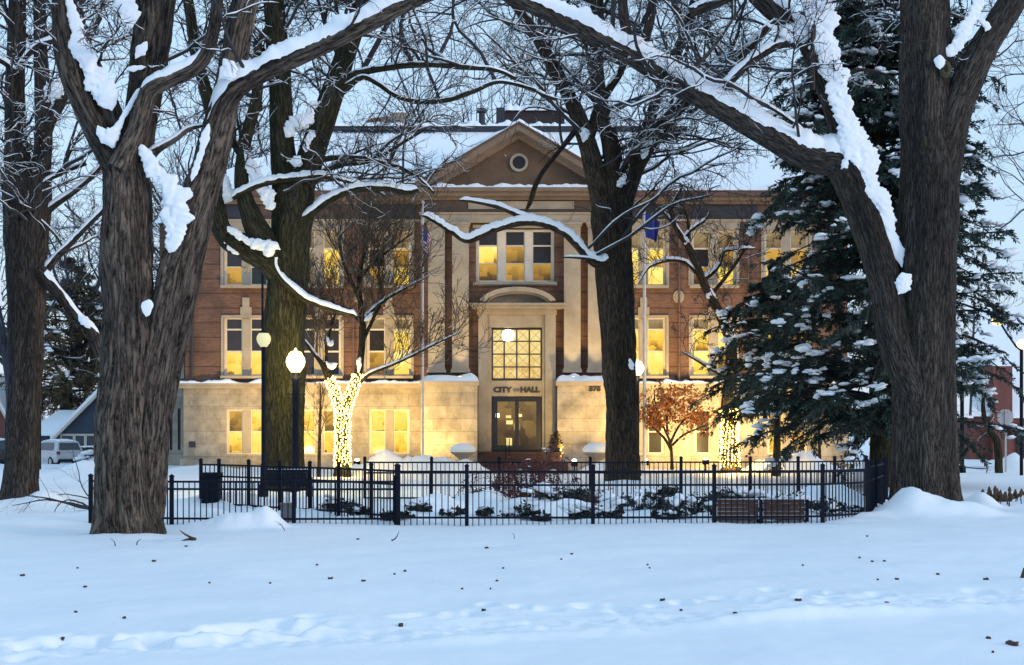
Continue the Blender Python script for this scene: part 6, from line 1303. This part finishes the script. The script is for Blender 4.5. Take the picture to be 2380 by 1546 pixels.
# ------------------------------------------------------------------ neighbouring houses
def house(label, x0, x1, y0, y1, ze, xr, zr, mat, root_name='house', eave=.5):
    root = thing(root_name, label, 'house', ((x0+x1)/2,y0,0)); b = MB(); b.box(x0,x1,y0,y1,-1.5,ze-.003); b.prism([(x0,ze),(x1,ze),(xr,zr)], y0, y1); b.build('wall', M[mat], root)
    for ex in (x0,x1):
        d = -1 if ex==x0 else 1; sl = (zr-ze)/abs(ex-xr); b = MB(); b.strip([(ex+d*eave,ze-eave*sl+.35),(xr,zr+.35)],[(ex+d*eave,ze-eave*sl+.05),(xr,zr+.05)], y0-.45, y1+.4); b.build('roof_snow', M['snow'], root)
        b = MB(); b.strip([(ex+d*(eave+.02),ze-eave*sl+.048),(xr,zr+.048)],[(ex+d*(eave+.02),ze-eave*sl-.2),(xr,zr-.2)], y0-.5, y0-.3); b.build('barge_board', M['white_trim'], root)
    return root
Yh = 103; hx = lambda px: (px-CXP)*Yh/F; hz = lambda py: EYE+(HOR-py)*Yh/F
r_ = house('dark blue gabled house with a snowy roof behind the white car', hx(137), hx(340), Yh, Yh+9, hz(1009), hx(240), hz(905), 'house_blue')
for a,c in ((144,170),(176,196),(202,222),(230,252)):
    b = MB(); x0,x1,z0,z1 = hx(a),hx(c),hz(1037),hz(1013); b.box(x0-.1,x0,Yh-.08,Yh-.003,z0,z1); b.box(x1,x1+.1,Yh-.08,Yh-.003,z0,z1); b.box(x0-.1,x1+.1,Yh-.082,Yh-.002,z1+.002,z1+.14); b.box(x0-.1,x1+.1,Yh-.082,Yh-.002,z0-.14,z0-.002); w = b.build('window', M['white_trim'], r_); MB().box(x0,x1,Yh-.04,Yh-.01,z0,z1).build('pane', M['car_glass'], w)
b = MB(); b.box(hx(60),hx(136.5),Yh+.5,Yh+7,-1.5,hz(1013)); b.build('side_wing', M['house_blue'], r_)
b = MB(); b.v = [(hx(55),Yh+.2,hz(1013)),(hx(136),Yh+.2,hz(1013)),(hx(160),Yh+5,hz(955)),(hx(85),Yh+5,hz(955)),(hx(55),Yh+.2,hz(1009)),(hx(136),Yh+.2,hz(1009)),(hx(160),Yh+5,hz(951)),(hx(85),Yh+5,hz(951))]; b.q = [(0,1,2,3),(4,7,6,5),(0,4,5,1),(1,5,6,2),(2,6,7,3),(3,7,4,0)]; b.build('wing_roof_snow', M['snow'], r_)
Yh2 = 110; r2 = house('red brick house with a warmly lit snowy eave at the far left edge', (-60-CXP)*Yh2/F, (26-CXP)*Yh2/F, Yh2, Yh2+8, EYE+(HOR-985)*Yh2/F, (-30-CXP)*Yh2/F, EYE+(HOR-880)*Yh2/F, 'far_brick'); 
Yf = 100; x0,x1 = XX(178,Yf),XX(300,Yf); root = thing('plank_fence', 'low dark plank fence in front of the blue house', 'fence', ((x0+x1)/2,Yf,0)); b = MB()
for k in range(int((x1-x0)/.22)): b.box(x0+k*.22,x0+k*.22+.2,Yf,Yf+.04,-1.2,EYE+(HOR-1040)*Yf/F+.03*math.sin(k*2.3))
b.build('plank_panel', M['plank_fence'], root); snow_ledge('fence_snow', x0, x1, Yf-.03, Yf+.08, EYE+(HOR-1040)*Yf/F+.02, .13, 71, root, 60, .5)
rng = np.random.default_rng(17); Yd = 80; x = XX(215,Yd); z = gz(x,Yd); root = thing('snowy_bush', 'low twiggy bush flattened by snow behind the nearest left trunk', 'shrub', (x,Yd,z)); Pn,Rn = grow(np.tile([x,Yd,z],(40,1)), rng.normal(size=(40,3))*[1.2,.6,.3]+[0,0,.5], rng.uniform(.6,1.3,40), np.full(40,.02), 7,.15,-.03,rng,.25); mk('stems', *tubes(Pn,Rn,4), M['twig_red'], root)
V,Fq = blob_batch(Pn[:26,4]+[0,0,.05], rng.uniform(.15,.42,26), rng, .5); mk('snow_cover', V, Fq, M['snow'], root)['kind'] = 'stuff'
# right-hand brick building
Yg = 86; gx_ = lambda px: (px-CXP)*Yg/F; gz_ = lambda py: EYE+(HOR-py)*Yg/F
root = thing('brick_house', 'red brick house under a big snowy roof at the far right', 'house', (gx_(2360),Yg,0))
b = MB(); b.box(gx_(2255),gx_(2470),Yg,Yg+9,-.3,gz_(972)); b.build('wall', M['far_brick'], root)
b = MB(); b.v = [(gx_(2250),Yg-.4,gz_(968)),(gx_(2480),Yg-.4,gz_(968)),(gx_(2480),Yg+6,gz_(700)),(gx_(2340),Yg+6,gz_(700)),(gx_(2250),Yg-.4,gz_(962)),(gx_(2480),Yg-.4,gz_(962)),(gx_(2480),Yg+6,gz_(693)),(gx_(2340),Yg+6,gz_(693))]; b.q = [(0,1,2,3),(4,7,6,5),(0,4,5,1),(1,5,6,2),(2,6,7,3),(3,7,4,0)]; b.build('roof_snow', M['snow'], root)
b = MB(); b.box(gx_(2300),gx_(2345),Yg-.6,Yg+3,-.3,gz_(852)); b.build('gable_wall', M['far_brick'], root); snow_ledge('gable_snow', gx_(2299), gx_(2346), Yg-.65, Yg+3, gz_(852)+.003, .3, 81, root); b = MB(); b.box(gx_(2317),gx_(2341),Yg+3.1,Yg+4.2,gz_(900),gz_(815)); b.build('chimney', M['far_brick'], root); b = MB(); b.tube([(gx_(2250),Yg-.42,gz_(965)),(gx_(2340),Yg+5.98,gz_(697))], .09, 5); b.build('rake_board', M['roof_edge'], root); b = MB(); b.box(gx_(2325),gx_(2385),Yg+5.8,Yg+6.2,gz_(712),gz_(703)); b.build('ridge_board', M['roof_edge'], root)
for k_,(y0_,z0_) in enumerate(((1.2,920),(2.6,852),(4.2,782))): MB().box(gx_(2300+k_*14),gx_(2480),Yg+y0_-.06,Yg+y0_,gz_(z0_)-.12,gz_(z0_)+.02).build('snow_guard', M['grey_box'], root)
b = MB(); b.box(gx_(2362),gx_(2380),Yg-.06,Yg-.002,-.2,gz_(985)); b.build('garage_door', M['plank_fence'], root)

# ------------------------------------------------------------------ light, sky, camera
w = bpy.data.worlds.new('World'); sc.world = w; w.use_nodes = True; nt = w.node_tree; bg = nt.nodes['Background']; out = nt.nodes['World Output']
sky = nt.nodes.new('ShaderNodeTexSky'); sky.sky_type = 'NISHITA'; sky.sun_disc = False; SUN_EL, SUN_AZ = math.radians(11), math.radians(120)
sky.sun_elevation = SUN_EL; sky.sun_rotation = SUN_AZ; sky.air_density = 1.5; sky.dust_density = 0.5; sky.ozone_density = 3.0
nt.links.new(sky.outputs[0], bg.inputs['Color']); bg.inputs['Strength'].default_value = 0.05
# thin high overcast over the clear dusk sky
tc = nt.nodes.new('ShaderNodeTexCoord'); sp = nt.nodes.new('ShaderNodeSeparateXYZ'); nt.links.new(tc.outputs['Generated'], sp.inputs[0])
nz = N(nt,'ShaderNodeTexNoise', Scale=2.2, Detail=5.0, Roughness=.6); nt.links.new(tc.outputs['Generated'], nz.inputs['Vector'])
ad = N(nt,'ShaderNodeMath', operation='MULTIPLY_ADD'); ad.inputs[1].default_value = .35; nt.links.new(nz.outputs[0], ad.inputs[0]); nt.links.new(sp.outputs[2], ad.inputs[2])
cl = ramp(nt, ad.outputs[0], [(0.12,(0.58,0.72,0.93)),(0.35,(0.54,0.74,1.0)),(0.75,(0.55,0.82,1.12))])
bg2 = nt.nodes.new('ShaderNodeBackground'); nt.links.new(cl, bg2.inputs['Color']); bg2.inputs['Strength'].default_value = 0.90
ash = nt.nodes.new('ShaderNodeAddShader'); nt.links.new(bg.outputs[0], ash.inputs[0]); nt.links.new(bg2.outputs[0], ash.inputs[1]); nt.links.new(ash.outputs[0], out.inputs['Surface'])
sl = bpy.data.lights.new('sun','SUN'); sl.energy = 1.3; sl.angle = math.radians(14); sl.color = (1.0,0.84,0.80); so = bpy.data.objects.new('sun', sl); COL.objects.link(so)
so.rotation_euler = (math.radians(79), 0, math.radians(60))
cam = bpy.data.cameras.new('camera'); co_ = bpy.data.objects.new('camera', cam); COL.objects.link(co_); co_.location = (0,0,EYE); co_.rotation_euler = (math.pi/2,0,0)
cam.sensor_width = 36; cam.lens = F/2380*36; cam.shift_y = (HOR-773)/2380; cam.clip_end = 6000; cam.clip_start = .1; sc.camera = co_
sc.view_settings.view_transform = 'Standard'; sc.view_settings.look = 'None'; sc.view_settings.exposure = 0.0; sc.view_settings.gamma = 1.0
sc.cycles.max_bounces = 5; sc.cycles.diffuse_bounces = 3; sc.cycles.glossy_bounces = 2; sc.cycles.transparent_max_bounces = 4
sc.cycles.sample_clamp_indirect = 4.0
for o in list(COL.objects):
    if '_o' in o: del o['_o']
